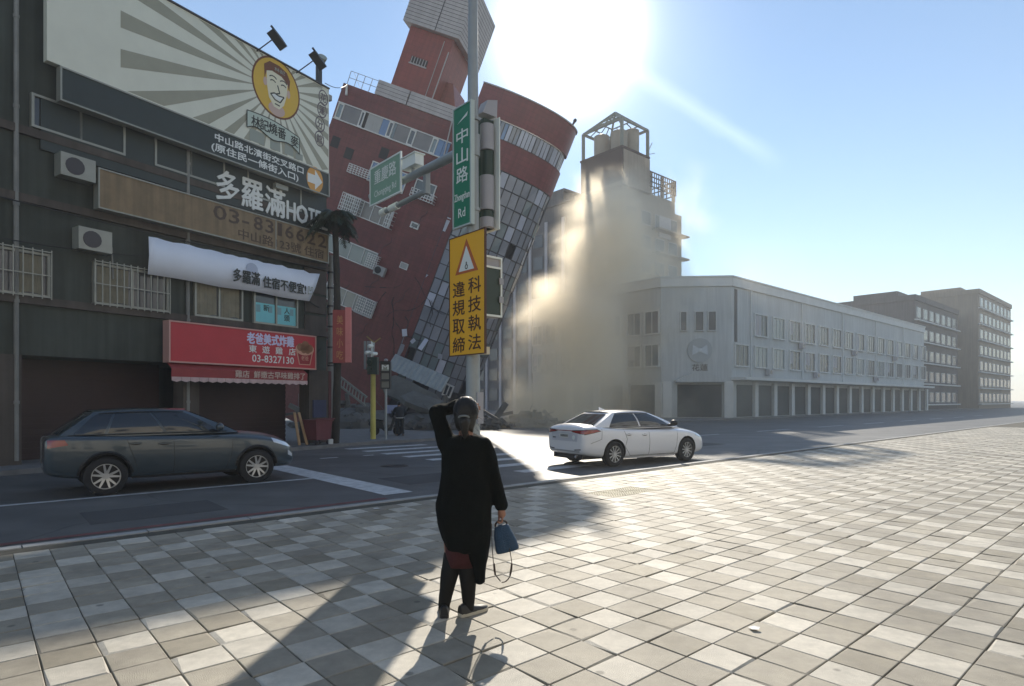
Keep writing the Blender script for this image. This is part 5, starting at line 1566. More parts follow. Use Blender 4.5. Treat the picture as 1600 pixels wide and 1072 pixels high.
# ================================================================== palm tree by the shop
Pt = Vector((at(524, 690, 22.5).x, 22.5, 0))
pm = thing('palm_tree', 'small dark palm tree with ragged drooping fronds in front of the hotel letters', 'tree', Pt)
M_BARK = mat('palm_bark', srgb(52, 48, 42), .9, noise=(4, .3), bump=(20, .8))
M_FROND = mat('palm_frond', (.028, .045, .026), .5, noise=(2, .3), spec=.5)
rings = []
for i in range(15):
    z = 8.35 * i / 14; r = .15 - .05 * i / 14 + (.012 if i % 2 else 0)
    rings.append([(.08 * math.sin(z * .4) + r * math.cos(2 * math.pi * k / 10), r * math.sin(2 * math.pi * k / 10), z) for k in range(10)])
MB().loft(rings).build('trunk', M_BARK, pm, smooth='auto')
rp = random.Random(21)
for f in range(30):
    a = 2 * math.pi * f / 30 + rp.uniform(-.15, .15); el = rp.uniform(-.35, 1.15); L_ = rp.uniform(.9, 1.35)
    g = MB(); pts = []
    for i in range(9):
        t = i / 8; rr_ = L_ * t
        pts.append(Vector((math.cos(a) * rr_ * math.cos(el) * (1 - .1 * t), math.sin(a) * rr_ * math.cos(el), 8.4 + math.sin(el) * rr_ - .75 * t * t * L_)))
    g.tube(pts, .016, 5)
    for i in range(1, 25):
        t = i / 25; k = min(int(t * 8), 7); p = pts[k].lerp(pts[k + 1], t * 8 - k); d = (pts[k + 1] - pts[k]).normalized()
        sd_ = d.cross(Vector((0, 0, 1))).normalized()
        for s in (-1, 1):
            ln = .42 * math.sin(math.pi * min(t * .85 + .12, 1)) * rp.uniform(.7, 1.1)
            tip = p + sd_ * s * ln * .8 + d * ln * .45 + Vector((0, 0, -ln * rp.uniform(.15, .5)))
            w = d * .034
            g.add([p - w, p + w, p.lerp(tip, .5) + w * .9 + Vector((0, 0, .02)), tip, p.lerp(tip, .5) - w * .9], [(0, 1, 2, 3, 4)])
    g.build('frond', M_FROND, pm)
# ================================================================== cars
from mathutils.bvhtree import BVHTree
M_TYRE = mat('tyre_rubber', srgb(34, 34, 36), .85, noise=(6, .2))
M_RIM = mat('alloy_rim', srgb(196, 198, 200), .3, metal=.75)
M_RIMD = mat('rim_dark_grey', srgb(44, 44, 48), .6)  # dark grey for the discs behind the spokes and the scooter rims
M_PLAST = mat('black_trim', srgb(26, 27, 30), .5)
M_CGLASS = mat('tinted_car_glass', srgb(30, 36, 44), .06, spec=.9)
M_CGLASSR = mat('rear_car_glass', srgb(56, 58, 58), .08, spec=.9)
M_TAIL = mat('tail_light_red', srgb(140, 22, 24), .15, spec=.8, coat=.6)
M_CHROME = mat('chrome_trim', srgb(214, 216, 220), .15, metal=.9)
M_HEADL = mat('headlamp_glass', srgb(208, 216, 224), .1, metal=.3, spec=.9, coat=.8)
M_PLATE = mat('plate_white', srgb(206, 208, 206), .5)

def fix_normals(me):
    bm = bmesh.new(); bm.from_mesh(me); bmesh.ops.recalc_face_normals(bm, faces=bm.faces[:]); bm.to_mesh(me); bm.free()

def car(name, label, M, P, paint, rim_kind, group=None):
    root = thing(name, label, 'car', M, group)
    # ---- lower body: lofted stations
    rings = []
    for x, w, zb, zs, zc in P['st']:
        half = [(0, zb), (.55 * w, zb), (.86 * w, zb + .005), (.965 * w, zb + .06), (.995 * w, zb + .3 * (zs - zb)), (w, zb + .62 * (zs - zb)), (.99 * w, zs - .10), (.955 * w, zs - .025), (.86 * w, zs + .12 * (zc - zs)), (.55 * w, zs + .75 * (zc - zs)), (0, zc)]
        rings.append([(x, y, z) for y, z in half] + [(x, -y, z) for y, z in half[-2:0:-1]])
    g = MB(); g.loft(rings)
    body = g.build('body', paint, root, smooth=True)
    bake(body, [('SUBSURF', dict(levels=2, render_levels=2))])
    fix_normals(body.data)
    # wheel arches
    cut = MB()
    for x in P['axle']:
        for s in (-1, 1):
            R_ = P['wr'] + P['gap']; zc_ = P['wr'] + .02
            pts = [(x + R_, -.3)] + [(x + R_ * math.cos(math.pi * k / 28), zc_ + R_ * math.sin(math.pi * k / 28)) for k in range(29)] + [(x - R_, -.3)]
            cut.prism(pts, *sorted((s * .56, s * 1.2)))
    co = cut.build('arch_cutter', paint)
    fix_normals(co.data)
    co.matrix_world = M
    bpy.context.view_layer.update()

    bake(body, [('BOOLEAN', dict(object=co, operation='DIFFERENCE', solver='EXACT'))])
    cm = co.data; bpy.data.objects.remove(co); bpy.data.meshes.remove(cm)
    me = body.data
    me.materials.clear(); me.materials.append(paint); me.materials.append(M_PLAST)
    for f in me.polygons:
        f.use_smooth = True
        c = f.center
        for x in P['axle']:
            r = math.hypot(c.x - x, c.z - P['wr'] - .02)
            if (abs(abs(c.y) - .56) < .01 and abs(c.x - x) < P['wr'] + P['gap'] + .01) or (abs(r - P['wr'] - P['gap']) < .012 and abs(f.normal.y) < .35) or (abs(f.normal.x) > .95 and abs(abs(c.x - x) - P['wr'] - P['gap']) < .01 and abs(c.y) > .55):
                f.material_index = 1
    try: me.set_sharp_from_angle(angle=rad(40))
    except Exception: pass
    tree = BVHTree.FromPolygons([v.co for v in me.vertices], [tuple(p.vertices) for p in me.polygons])
    def side(x, z, s, off=.004):
        h = tree.ray_cast(Vector((x, s * 2, z)), Vector((0, -s, 0)))
        return (h[0] + Vector((0, s * off, 0))) if h[0] is not None else Vector((x, s * P['st'][4][1], z))
    def end(y, z, s, off=.004):
        h = tree.ray_cast(Vector((s * 4, y, z)), Vector((-s, 0, 0)))
        return (h[0] + Vector((s * off, 0, 0))) if h[0] is not None else None
    def top(x, y, off=.004):
        h = tree.ray_cast(Vector((x, y, 3)), Vector((0, 0, -1)))
        return (h[0] + Vector((0, 0, off))) if h[0] is not None else None
    def patch(nm, fn, corners, m, n=6, k=4, parent=None):
        """bilinear patch pushed onto the body by fn(a, b)"""
        (a0, b0), (a1, b1), (a2, b2), (a3, b3) = corners
        rows = []
        for j in range(k + 1):
            v = j / k; row = []
            for i in range(n + 1):
                u = i / n
                a = (a0 * (1 - u) + a1 * u) * (1 - v) + (a3 * (1 - u) + a2 * u) * v
                b_ = (b0 * (1 - u) + b1 * u) * (1 - v) + (b3 * (1 - u) + b2 * u) * v
                q = fn(a, b_)
                if q is None: return None
                row.append(q)
            rows.append(row)
        g = MB(); g.loft(rows, closed=False)
        return g.build(nm, m, parent or root, smooth=True)
    # ---- greenhouse
    Gp = P['gh']
    zb, xb0, xb1, yb = Gp['zb'], Gp['xb0'], Gp['xb1'], Gp['yb']
    xt0, xt1, yt = Gp['xt0'], Gp['xt1'], Gp['yt']
    def roofz(u): return Gp['zr'] - Gp['drop_r'] * (1 - u) ** 2.2 - Gp['drop_f'] * u ** 2.2
    def sp(u, v, s, off=0.0):
        x = (xb0 + (xb1 - xb0) * u) * (1 - v) + (xt0 + (xt1 - xt0) * u) * v
        ybu = yb - .07 * (2 * u - 1) ** 4 - .05 * max(0, 2 * u - 1) ** 3; ytu = yt - .05 * (2 * u - 1) ** 4
        y = ybu + (ytu - ybu) * v + .045 * math.sin(math.pi * v * .9) + off
        z = zb + (roofz(u) - zb) * v ** .93
        return Vector((x, s * y, z))
    NU, NV = 24, 8
    shell = MB()
    for s in (-1, 1):
        rows = [[sp(i / NU, j / NV, s) for i in range(NU + 1)] for j in range(NV + 1)]
        if s > 0: rows = [r[::-1] for r in rows]
        shell.loft(rows, closed=False)
    def cross(u, v, w, off=0.0):
        """surface across the car at slope position u (0 rear, 1 front), v height, w -1..1"""
        l, r = sp(u, v, 1), sp(u, v, -1)
        p = r.lerp(l, (w + 1) / 2)
        bul = (1 - abs(w) ** 2.4)
        d = -1 if u < .5 else 1
        p.x += d * (.10 * bul + off); p.z += .0 + off * .5
        return p
    for u in (0, 1):
        rows = [[cross(u, j / NV, -1 + 2 * i / 14) for i in range(15)] for j in range(NV + 1)]
        if u == 1: rows = [r[::-1] for r in rows]
        shell.loft(rows, closed=False)
    rows = []
    for i in range(NU + 1):
        u = i / NU; l, r = sp(u, 1, 1), sp(u, 1, -1); row = []
        for k in range(15):
            w = -1 + 2 * k / 14; p = r.lerp(l, (w + 1) / 2); bul = 1 - abs(w) ** 2.4
            p.z += .035 * bul
            e = max(0, 1 - u * 8) if u < .5 else max(0, 1 - (1 - u) * 8)
            p.x += (-1 if u < .5 else 1) * .10 * bul * e
            row.append(p)
        rows.append(row)
    shell.loft(rows, closed=False)
    sh_ = shell.build('roof', paint, root, smooth='auto')
    # glass
    def glass(nm, fn, u0, u1, v0, v1, m, n=10, k=5):
        g = MB(); rows = [[fn(u0(j / k) + (u1(j / k) - u0(j / k)) * i / n, v0 + (v1 - v0) * j / k) for i in range(n + 1)] for j in range(k + 1)]
        g.loft(rows, closed=False)
        return g.build(nm, m, root, smooth=True)
    for s in (-1, 1):
        trim = []
        for a, c in Gp['side']:
            glass('side_window', lambda u, v, s=s: sp(u, v, s, .008), lambda t, a=a: a[0] + (a[1] - a[0]) * t, lambda t, c=c: c[0] + (c[1] - c[0]) * t, Gp.get('v0', .1), .87, M_CGLASS)
        g = MB(); lo = [sp(.04 + .9 * i / 20, .06, s, .012) for i in range(21)]; hi = [sp(.07 + .86 * i / 20, .91, s, .012) for i in range(21)]
        g.tube(lo, .012, 5); g.build('window_trim', M_PLAST, root); g = MB(); g.tube(hi, .012, 5); g.build('window_trim', M_PLAST, root)
        # mirror
        p = sp(.90, .12, s, .0)
        g = MB(); g.rod(p, p + Vector((0, s * .14, .02)), .03, .03, 8); g.ell(p + Vector((-.02, s * .21, .06)), (.075, .12, .085), 12, 8); g.build('wing_mirror', Gp.get('mirror', M_PLAST), root, smooth=True)
    glass('rear_window', lambda w, v: cross(0, v, w, .008), lambda t: -.86 + .04 * t, lambda t: .86 - .04 * t, .08, .9, M_CGLASSR, 14)
    glass('windscreen', lambda w, v: cross(1, v, w, .008), lambda t: -.9 + .04 * t, lambda t: .9 - .04 * t, .06, .92, M_CGLASS, 14)
    # ---- seams and handles
    for s in (-1, 1):
        g = MB()
        for line in P['seams']:
            pts = []
            for (xa, za), (xc, zc) in zip(line[:-1], line[1:]):
                for i in range(6): pts.append(side(xa + (xc - xa) * i / 5, za + (zc - za) * i / 5, s, .0005))
            g.tube(pts, .0045, 5)
        g.build('panel_gap', M_PLAST, root)
        for hx, hz in P['handles']:
            q = side(hx, hz, s, .02); g = MB(); g.bar(q - Vector((.1, 0, 0)), q + Vector((.1, 0, .005)), .022, .03); g.build('door_handle', paint, root); q = side(hx, hz - .005, s, .002); g = MB(); g.ell(q, (.09, .004, .028), 14, 6); g.build('handle_shade_patch', M_PLAST, root)  # black oval on the door stands in for shade behind the handle
        if P.get('sill'):
            xa, xc, z = P['sill']; g = MB(); g.tube([side(xa + (xc - xa) * i / 12, z, s, -.012) for i in range(13)], .035, 6); g.build('sill', P.get('sill_m', M_PLAST), root)
    # ---- wheels
    wr = P['wr']
    for x in P['axle']:
        for s in (-1, 1):
            yo = s * (P['track']); wd = .11
            g = MB(); prof = [(wr * .66, -wd), (wr * .9, -wd), (wr * .985, -wd * .8), (wr, -wd * .45), (wr, wd * .45), (wr * .985, wd * .8), (wr * .9, wd), (wr * .66, wd)]
            g.loft([[(x + r * math.cos(2 * math.pi * k / 36), yo + y, wr + r * math.sin(2 * math.pi * k / 36)) for k in range(36)] for r, y in prof], cap=False)
            wheel = g.build('wheel', M_TYRE, root, smooth='auto')
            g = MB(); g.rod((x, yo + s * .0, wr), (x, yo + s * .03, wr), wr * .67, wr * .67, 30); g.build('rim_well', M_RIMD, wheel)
            g = MB(); ro, ri = wr * .675, wr * .62
            ys_ = yo + s * .095
            g.loft([[(x + r * math.cos(2 * math.pi * k / 36), y, wr + r * math.sin(2 * math.pi * k / 36)) for k in range(36)] for r, y in ((ro, yo + s * .04), (ro, ys_), (ri, ys_), (ri, yo + s * .05))], cap=False)
            ns = rim_kind[0]
            for k in range(ns):
                a = 2 * math.pi * k / ns + .2
                for da in rim_kind[1]:
                    c0 = Vector((x + math.cos(a + da[0]) * wr * .12, ys_ - s * .022, wr + math.sin(a + da[0]) * wr * .12)); c1 = Vector((x + math.cos(a + da[1]) * ri * 1.02, ys_ - s * .008, wr + math.sin(a + da[1]) * ri * 1.02))
                    g.bar(c0, c1, rim_kind[2], .02, (0, 1, 0)) if False else g.bar(c0, c1, .02, rim_kind[2], Vector((0, 1, 0)).cross((c1 - c0).normalized()))
            g.rod((x, ys_ - s * .05, wr), (x, ys_, wr), wr * .17, wr * .15, 16)
            g.build('rim', M_RIM, wheel, smooth='auto')
    return root, dict(side=side, end=end, top=top, patch=patch, cross=cross, sp=sp)

# ---- the white sedan
M_WPAINT = mat('white_car_paint', srgb(228, 229, 232), .25, spec=.5, coat=.9)
sed = dict(
    st=[(-2.31, .62, .44, .86, .88), (-2.29, .72, .36, .96, 1.0), (-2.2, .80, .31, 1.025, 1.10), (-2.0, .85, .27, 1.03, 1.125), (-1.6, .885, .22, 1.01, 1.10), (-1.0, .89, .19, .965, 1.0), (-.2, .885, .18, .935, .98), (.6, .885, .18, .92, .98), (1.1, .885, .19, .905, 1.0), (1.5, .88, .2, .87, .965), (1.85, .86, .21, .80, .885), (2.1, .80, .23, .70, .775), (2.25, .68, .27, .58, .64), (2.31, .52, .34, .50, .54)],
    axle=(-1.33, 1.37), wr=.325, gap=.045, track=.775,
    gh=dict(zb=.97, xb0=-1.98, xb1=1.20, yb=.80, xt0=-1.16, xt1=.06, yt=.585, zr=1.435, drop_r=.055, drop_f=.045,
            side=[((.15, .08), (.495, .51)), ((.515, .535), (.90, .93))], v0=.1),
    seams=[[(.98, .86), (.94, .5), (.86, .26)], [(-.12, .93), (-.1, .6), (-.12, .26)], [(-1.02, .95), (-.92, .7), (-.99, .5), (-.8, .28)], [(-.8, .265), (.86, .255)], [(-1.75, .98), (-1.78, .72), (-2.1, .62)]],
    handles=[(-.28, .80), (-1.02 + .17, .82)], sill=(-.95, .95, .21), sill_m=M_WPAINT)
rwp, fwp = Vector((2.58, 15.71, RZ)), Vector((4.90, 17.2, RZ))
hd = (fwp - rwp).normalized(); hl = Vector((-hd.y, hd.x, 0))
ctr = (rwp + fwp) / 2 + hl * .775 - hd * .02
Mc = frame(ctr, hd)
ten = (11, ((0, 0),), .026)
root, K = car('white_sedan', 'white four door sedan driving away past the pavement on the right', Mc, sed, M_WPAINT, ten)
for s in (-1, 1):
    K['patch']('tail_light_surround', lambda y, z: K['end'](y, z, -1, .005), [(s * .30, .90), (s * .78, .84), (s * .78, .965), (s * .30, .945)][::1], M_PLAST, 8, 4)
    K['patch']('tail_light', lambda y, z: K['end'](y, z, -1, .011), [(s * .36, .893), (s * .77, .855), (s * .77, .95), (s * .36, .925)], M_TAIL, 8, 4)
    K['patch']('tail_light', lambda x, z, s=s: K['side'](x, z, s, .012), [(-2.255, .85), (-1.82, .925), (-1.92, .965), (-2.255, .955)], M_TAIL, 8, 4)
    K['patch']('tail_light_edge', lambda x, z, s=s: K['side'](x, z, s, .008), [(-2.255, .835), (-1.78, .925), (-1.9, .98), (-2.255, .97)], M_PLAST, 8, 4)
    K['patch']('bumper_vent', lambda y, z: K['end'](y, z, -1, .008), [(s * .42, .43), (s * .66, .45), (s * .66, .475), (s * .42, .455)], M_PLAST, 6, 2)
    K['patch']('headlight', lambda x, z, s=s: K['side'](x, z, s, .01), [(1.72, .72), (2.1, .63), (2.12, .69), (1.72, .79)], M_HEADL, 8, 4)
K['patch']('chrome_strip', lambda y, z: K['end'](y, z, -1, .012), [(-.36, .915), (.36, .915), (.36, .94), (-.36, .94)], M_CHROME, 12, 2)
K['patch']('trunk_shade_patch', lambda y, z: K['end'](y, z, -1, .003), [(-.52, .66), (.52, .66), (.56, .885), (-.56, .885)], mat('white_car_paint_shade', srgb(196, 198, 206), .35, coat=.6), 12, 6)  # darker copy of the car paint stands in for shade in the trunk hollow
pl = K['patch']('number_plate', lambda y, z: K['end'](y, z, -1, .016), [(-.19, .74), (.19, .74), (.19, .86), (-.19, .86)], M_PLATE, 6, 3)
pr_ = MB()
for k in range(6):
    y = -.15 + .052 * k; a = K['end'](y, .8, -1, .022); pr_.box(a.x - .002, a.x, a.y - .016, a.y + .016, a.z - .03, a.z + .03)
pr_.build('plate_print', M_MULL, pl)
g = MB(); p = K['end'](-.4, .76, -1, .01); g.rod(p, p + Vector((-.004, 0, 0)), .055, .055, 16); g.build('round_sticker', M_SIGNW, root)
p = K['end'](.42, .74, -1, .01); g = MB(); g.box(p.x - .003, p.x, p.y - .06, p.y + .06, p.z - .015, p.z + .015); g.build('badge', M_CHROME, root)
K['patch']('bumper_lip', lambda y, z: K['end'](y, z, -1, .008), [(-.6, .385), (.6, .385), (.62, .425), (-.62, .425)], mat('grey_trim', srgb(150, 152, 156), .4), 12, 2)
g = MB(); g.box(-2.2, -1.5, -.6, .6, .2, .34); g.build('underbody', M_PLAST, root)
g = MB(); g.rod((-2.28, -.42, .27), (-2.0, -.42, .29), .035, .035, 10); g.build('exhaust', M_CHROME, root)
g = MB(); g.prism([(-1.12, 1.44), (-.92, 1.455), (-1.14, 1.53)], -.012, .012); g.build('antenna_fin', M_WPAINT, root)

# ---- the dark crossover on the left
M_DPAINT = mat('dark_blue_grey_paint', srgb(58, 70, 78), .28, metal=.3, spec=.5, coat=.9)
suv = dict(
    st=[(-2.2, .62, .5, .95, .97), (-2.17, .76, .42, 1.05, 1.07), (-2.05, .84, .36, 1.10, 1.13), (-1.7, .89, .3, 1.09, 1.12), (-1.0, .9, .27, 1.07, 1.1), (-.2, .895, .26, 1.05, 1.09), (.55, .895, .26, 1.03, 1.09), (.95, .895, .27, 1.02, 1.11), (1.3, .89, .28, .99, 1.08), (1.65, .88, .29, .94, 1.03), (1.92, .83, .3, .86, .945), (2.08, .74, .31, .74, .83), (2.17, .62, .34, .62, .70), (2.2, .5, .4, .56, .6)],
    axle=(-1.3, 1.32), wr=.345, gap=.05, track=.785,
    gh=dict(zb=1.06, xb0=-2.0, xb1=1.0, yb=.80, xt0=-1.45, xt1=.02, yt=.585, zr=1.56, drop_r=.06, drop_f=.04,
            side=[((.06, .05), (.22, .21)), ((.24, .23), (.55, .56)), ((.57, .58), (.90, .93))], v0=.1, mirror=M_DPAINT),
    seams=[[(.85, .98), (.82, .6), (.72, .36)], [(-.22, 1.04), (-.2, .6), (-.22, .36)], [(-1.0, 1.06), (-.9, .75), (-.8, .4)], [(-.8, .36), (.72, .35)]],
    handles=[(-.38, .9), (-1.0 + .15, .92)], sill=(-.9, .9, .3))
hd2 = Vector((math.cos(rad(40)), math.sin(rad(40)), 0)); hl2 = Vector((-hd2.y, hd2.x, 0))
fr_ = ground(400, 754, RZ)
ctr2 = fr_ + hl2 * .80 - hd2 * 1.32
five = (5, ((.0, -.26), (.0, .26), (-.34, -.26), (.34, .26)), .03)
root2, K2 = car('dark_crossover', 'dark blue grey crossover waiting at the stop line on the left', frame(ctr2, hd2), suv, M_DPAINT, five)
for s in (-1, 1):
    K2['patch']('headlight', lambda x, z, s=s: K2['side'](x, z, s, .01), [(1.66, .83), (2.06, .70), (2.06, .77), (1.62, .93)], M_HEADL, 10, 4)
    K2['patch']('headlight', lambda y, z: K2['end'](y, z, 1, .01), [(s * .34, .74), (s * .68, .73), (s * .68, .82), (s * .34, .79)], M_HEADL, 8, 3)
    K2['patch']('fog_lamp', lambda x, z, s=s: K2['side'](x, z, s, .01), [(1.98, .55), (2.1, .5), (2.1, .56), (1.98, .66)], M_HEADL, 6, 3)
    g = MB(); pts = [K2['side'](1.32 + (.345 + .062) * math.cos(a), .365 + (.345 + .062) * math.sin(a), s, -.004) for a in [math.pi * (.02 + .96 * i / 20) for i in range(21)]]; g.tube(pts, .028, 6); g.build('arch_cladding', M_PLAST, root2)
    g = MB(); pts = [K2['side'](-1.3 + (.345 + .062) * math.cos(a), .365 + (.345 + .062) * math.sin(a), s, -.004) for a in [math.pi * (.02 + .96 * i / 20) for i in range(21)]]; g.tube(pts, .028, 6); g.build('arch_cladding', M_PLAST, root2)
    K2['patch']('tail_light', lambda x, z, s=s: K2['side'](x, z, s, .01), [(-2.14, .88), (-1.85, .93), (-1.9, 1.02), (-2.14, 1.02)], M_TAIL, 8, 4)
K2['patch']('grille', lambda y, z: K2['end'](y, z, 1, .008), [(-.36, .62), (.36, .62), (.42, .74), (-.42, .74)], M_PLAST, 10, 3)
K2['patch']('lower_intake', lambda y, z: K2['end'](y, z, 1, .008), [(-.5, .42), (.5, .42), (.46, .54), (-.46, .54)], M_PLAST, 10, 3)
pl = K2['patch']('number_plate', lambda y, z: K2['end'](y, z, 1, .02), [(-.19, .5), (.19, .5), (.19, .62), (-.19, .62)], M_PLATE, 6, 3)
# ================================================================== people
M_SKINB = mat('skin', srgb(150, 108, 88), .55, noise=(12, .08), spec=.4)
M_COAT = mat('black_knit', (.0045, .0062, .0062), .9, noise=(9, .3), bump=(120, .5), spec=.08)
M_HAIR = mat('black_hair', (.009, .008, .0075), .5, noise=(20, .3), spec=.5)
M_STOCK = mat('black_stockings', (.006, .0058, .0056), .8, noise=(10, .2), spec=.3)
M_REDSK = mat('dark_red_skirt', srgb(58, 6, 12), .8, noise=(8, .3), bump=(60, .4))
M_SHOE = mat('beige_shoe', srgb(150, 138, 120), .6, noise=(8, .15))
M_SHOEB = mat('black_shoe', (.014, .014, .015), .5)
M_SCR = mat('grey_hair_tie', srgb(120, 126, 128), .8, noise=(30, .2))
M_BAGB = mat('blue_cloth_bag', srgb(38, 66, 92), .75, noise=(6, .15), bump=(80, .4))
M_STRAP = mat('dark_brown_strap', srgb(42, 26, 20), .6)

def remeshed(g, name, m, parent, vox, smooth_it=6, disp=None):
    o = g.build(name, m, parent)
    mods = [('REMESH', dict(mode='VOXEL', voxel_size=vox, use_smooth_shade=True)), ('SMOOTH', dict(factor=.5, iterations=smooth_it))]
    bake(o, mods)
    if disp:
        sc, amt, zst = disp
        me = o.data
        ns = [v.normal.copy() for v in me.vertices]
        for v, n in zip(me.vertices, ns):
            p = v.co
            k = mnoise.noise(Vector((p.x * sc, p.y * sc, p.z * sc * zst))) + .5 * mnoise.noise(Vector((p.x * sc * 2.3, p.y * sc * 2.3, p.z * sc * 2.1 * zst + 7)))
            v.co += n * amt * k
        me.update()
    me = o.data
    me.polygons.foreach_set('use_smooth', [True] * len(me.polygons))
    return o
def ring(cx, cy_, z, rx, ry, n=24, p=2.3, yb=0.0):
    out = []
    for k in range(n):
        a = 2 * math.pi * k / n; c, s = math.cos(a), math.sin(a)
        out.append((cx + rx * math.copysign(abs(c) ** (2 / p), c), cy_ + ry * math.copysign(abs(s) ** (2 / p), s), z))
    return out
def finger(g, base, d, bend, ls, r):
    """chain of three phalanges; d direction, bend axis rotation per joint"""
    p = Vector(base); d = Vector(d).normalized()
    for i, l in enumerate(ls):
        q = p + d * l
        g.caps(p, q, r * (1 - .1 * i), r * (.92 - .1 * i), 8)
        p = q
        if i < len(ls) - 1: d = (Matrix.Rotation(bend[1][i], 3, Vector(bend[0])) @ d).normalized()

# ---------------------------------------------------------------- the woman
DW = 4.53
ow = Vector(((733 - CX) / F * DW, DW, 0))
def W(px, py, y=0.0): return Vector(((px - 733) / (F / DW), y, (960.5 - py) / (F / DW)))
wo = thing('person', 'woman in black seen from behind, shading her eyes and holding a blue bag', 'person', ow)
hc = W(728, 646) + Vector((0, .02, 0))
sh_l, el_l, wr_l = W(697, 694, 0.0), W(681, 643, .05), W(716, 633, .16)
sh_r, el_r, wr_r = W(757, 697, 0.0), W(773, 748, -.015), W(783, 795, .03)
g = MB()
g.ell(hc, (.076, .095, .112), 20, 14)                                # skull
g.ell(hc + Vector((0, .035, -.055)), (.056, .06, .062), 16, 10)        # jaw
g.ell(hc + Vector((0, .10, -.022)), (.014, .018, .02), 8, 6)           # nose
for s in (-1, 1):
    g.ell(hc + Vector((s * .079, .0, -.015)), (.012, .022, .032), 8, 6)   # ears
    g.ell(hc + Vector((s * .031, .088, .006)), (.015, .012, .010), 8, 6)  # lids
g.ell(hc + Vector((0, .094, -.062)), (.024, .012, .009), 8, 6)          # lips
g.caps(hc + Vector((0, -.01, -.08)), W(728, 690, -.01), .052, .058, 14)
g.loft([ring(-.03, 0, .74, .16, .115), ring(-.03, 0, .95, .145, .105), ring(-.03, 0, 1.12, .16, .11), ring(-.025, 0, 1.24, .16, .10), ring(-.025, 0, 1.31, .09, .07)])
g.caps(sh_l, el_l, .05, .042, 12); g.caps(el_l, wr_l, .042, .028, 12)
g.caps(sh_r, el_r, .05, .042, 12); g.caps(el_r, wr_r, .042, .028, 12)
hipl, hipr = W(708, 815), W(740, 815)
knl, anl = W(707, 872, .01), W(694, 943, .0)
knr, anr = W(731, 874, .0), W(732, 943, .01)
for a, b_, c in ((hipl, knl, anl), (hipr, knr, anr)):
    g.caps(a, b_, .085, .058, 14); g.caps(b_, b_.lerp(c, .32) + Vector((0, -.012, 0)), .055, .056, 14); g.caps(b_.lerp(c, .32) + Vector((0, -.012, 0)), c, .055, .034, 14)
# feet
g.caps(anl + Vector((0, -.02, -.045)), anl + Vector((.0, .13, -.06)), .03, .022, 10)
g.caps(anr + Vector((-.02, -.01, -.045)), anr + Vector((.07, .062, -.062)), .03, .022, 10)
# left hand laid flat across the brow, thumb down the side
d = (hc + Vector((.03, .13, .05)) - wr_l).normalized(); pal = wr_l + d * .045
g.caps(wr_l, wr_l + d * .075, .026, .03, 10)
fw_ = d; up_v = Vector((0, .25, 1)).normalized()
for k in range(4):
    b0 = wr_l + d * .082 + up_v * (-.03 + .02 * k)
    finger(g, b0, d, (up_v, (.22, .22)), (.036, .024, .02) if k in (1, 2) else (.030, .02, .017), .0088)
finger(g, wr_l + d * .02 - up_v * .026, (d * .7 - up_v * .7), (up_v, (.1, .1)), (.03, .026, .02), .0095)
# right hand closed round the bag handle
hp = wr_r + Vector((.004, .004, -.045))
g.caps(wr_r, hp, .026, .032, 10)
for k in range(4):
    b0 = hp + Vector((.006, .034 - .021 * k, -.030))
    finger(g, b0, (-.15, 0, -1), ((0, 1, 0), (1.25, 1.15)), (.034, .024, .018) if k in (1, 2) else (.029, .02, .016), .0088)
finger(g, hp + Vector((-.012, .036, -.002)), (-.35, .3, -.85), ((0, 1, 0), (-.5, -.4)), (.03, .026, .02), .0095)
body = remeshed(g, 'body', M_SKINB, wo, .0055, 4)
# hair
g = MB()
g.ell(hc + Vector((.0, -.022, .016)), (.092, .105, .112), 22, 14)
g.ell(hc + Vector((-.004, -.045, -.05)), (.082, .072, .085), 18, 12)
g.ell(hc + Vector((-.006, -.115, -.062)), (.042, .035, .04), 14, 10)
g.caps(hc + Vector((-.004, -.115, -.075)), hc + Vector((.0, -.105, -.165)), .034, .02, 12)
g.caps(hc + Vector((.03, -.06, -.10)), hc + Vector((.05, -.04, -.135)), .03, .012, 10)
g.caps(hc + Vector((-.05, -.05, -.09)), hc + Vector((-.05, -.035, -.125)), .03, .012, 10)
hair = remeshed(g, 'hair', M_HAIR, wo, .008, 5, (38, .0045, .25))
g = MB(); rh = random.Random(5)
for k in range(150):
    a = rh.uniform(-math.pi, 0) if k < 110 else rh.uniform(0, 2 * math.pi); e = rh.uniform(.1, 1.35)
    o_ = hc + Vector((0, -.022, .016)); end_ = hc + Vector((-.006 + rh.uniform(-.02, .02), -.13, -.045 + rh.uniform(-.015, .02)))
    p0 = o_ + Vector((.0935 * math.cos(a) * math.cos(e), .107 * math.sin(a) * math.cos(e), .1135 * math.sin(e)))
    pts = []
    for i in range(7):
        t = i / 6; q = p0.lerp(end_, t) - o_
        s_ = math.sqrt((q.x / .0945) ** 2 + (q.y / .109) ** 2 + (q.z / .1145) ** 2)
        q = q / max(s_, .2) * (1.0 + rh.uniform(0, .012)) if t < .85 else q
        pts.append(o_ + q)
    g.tube(pts, .0016, 4)
for k in range(34):
    a = rh.uniform(0, 2 * math.pi); p0 = hc + Vector((.088 * math.cos(a), -.03 + .085 * math.sin(a), -.05 + rh.uniform(-.05, .09))); d_ = Vector((math.cos(a) * .5, math.sin(a) * .5 - .2, rh.uniform(-1, .3))).normalized()
    g.tube([p0, p0 + d_ * .02, p0 + d_ * .045 + Vector((0, 0, -.012))], .0011, 4)
for k in range(26):
    b0 = hc + Vector((rh.uniform(-.03, .03), -.115 + rh.uniform(-.02, .02), -.08)); g.tube([b0, b0 + Vector((rh.uniform(-.02, .02), -.005, -.05)), b0 + Vector((rh.uniform(-.035, .035), .01, -.115 + rh.uniform(-.02, .02)))], .0014, 4)
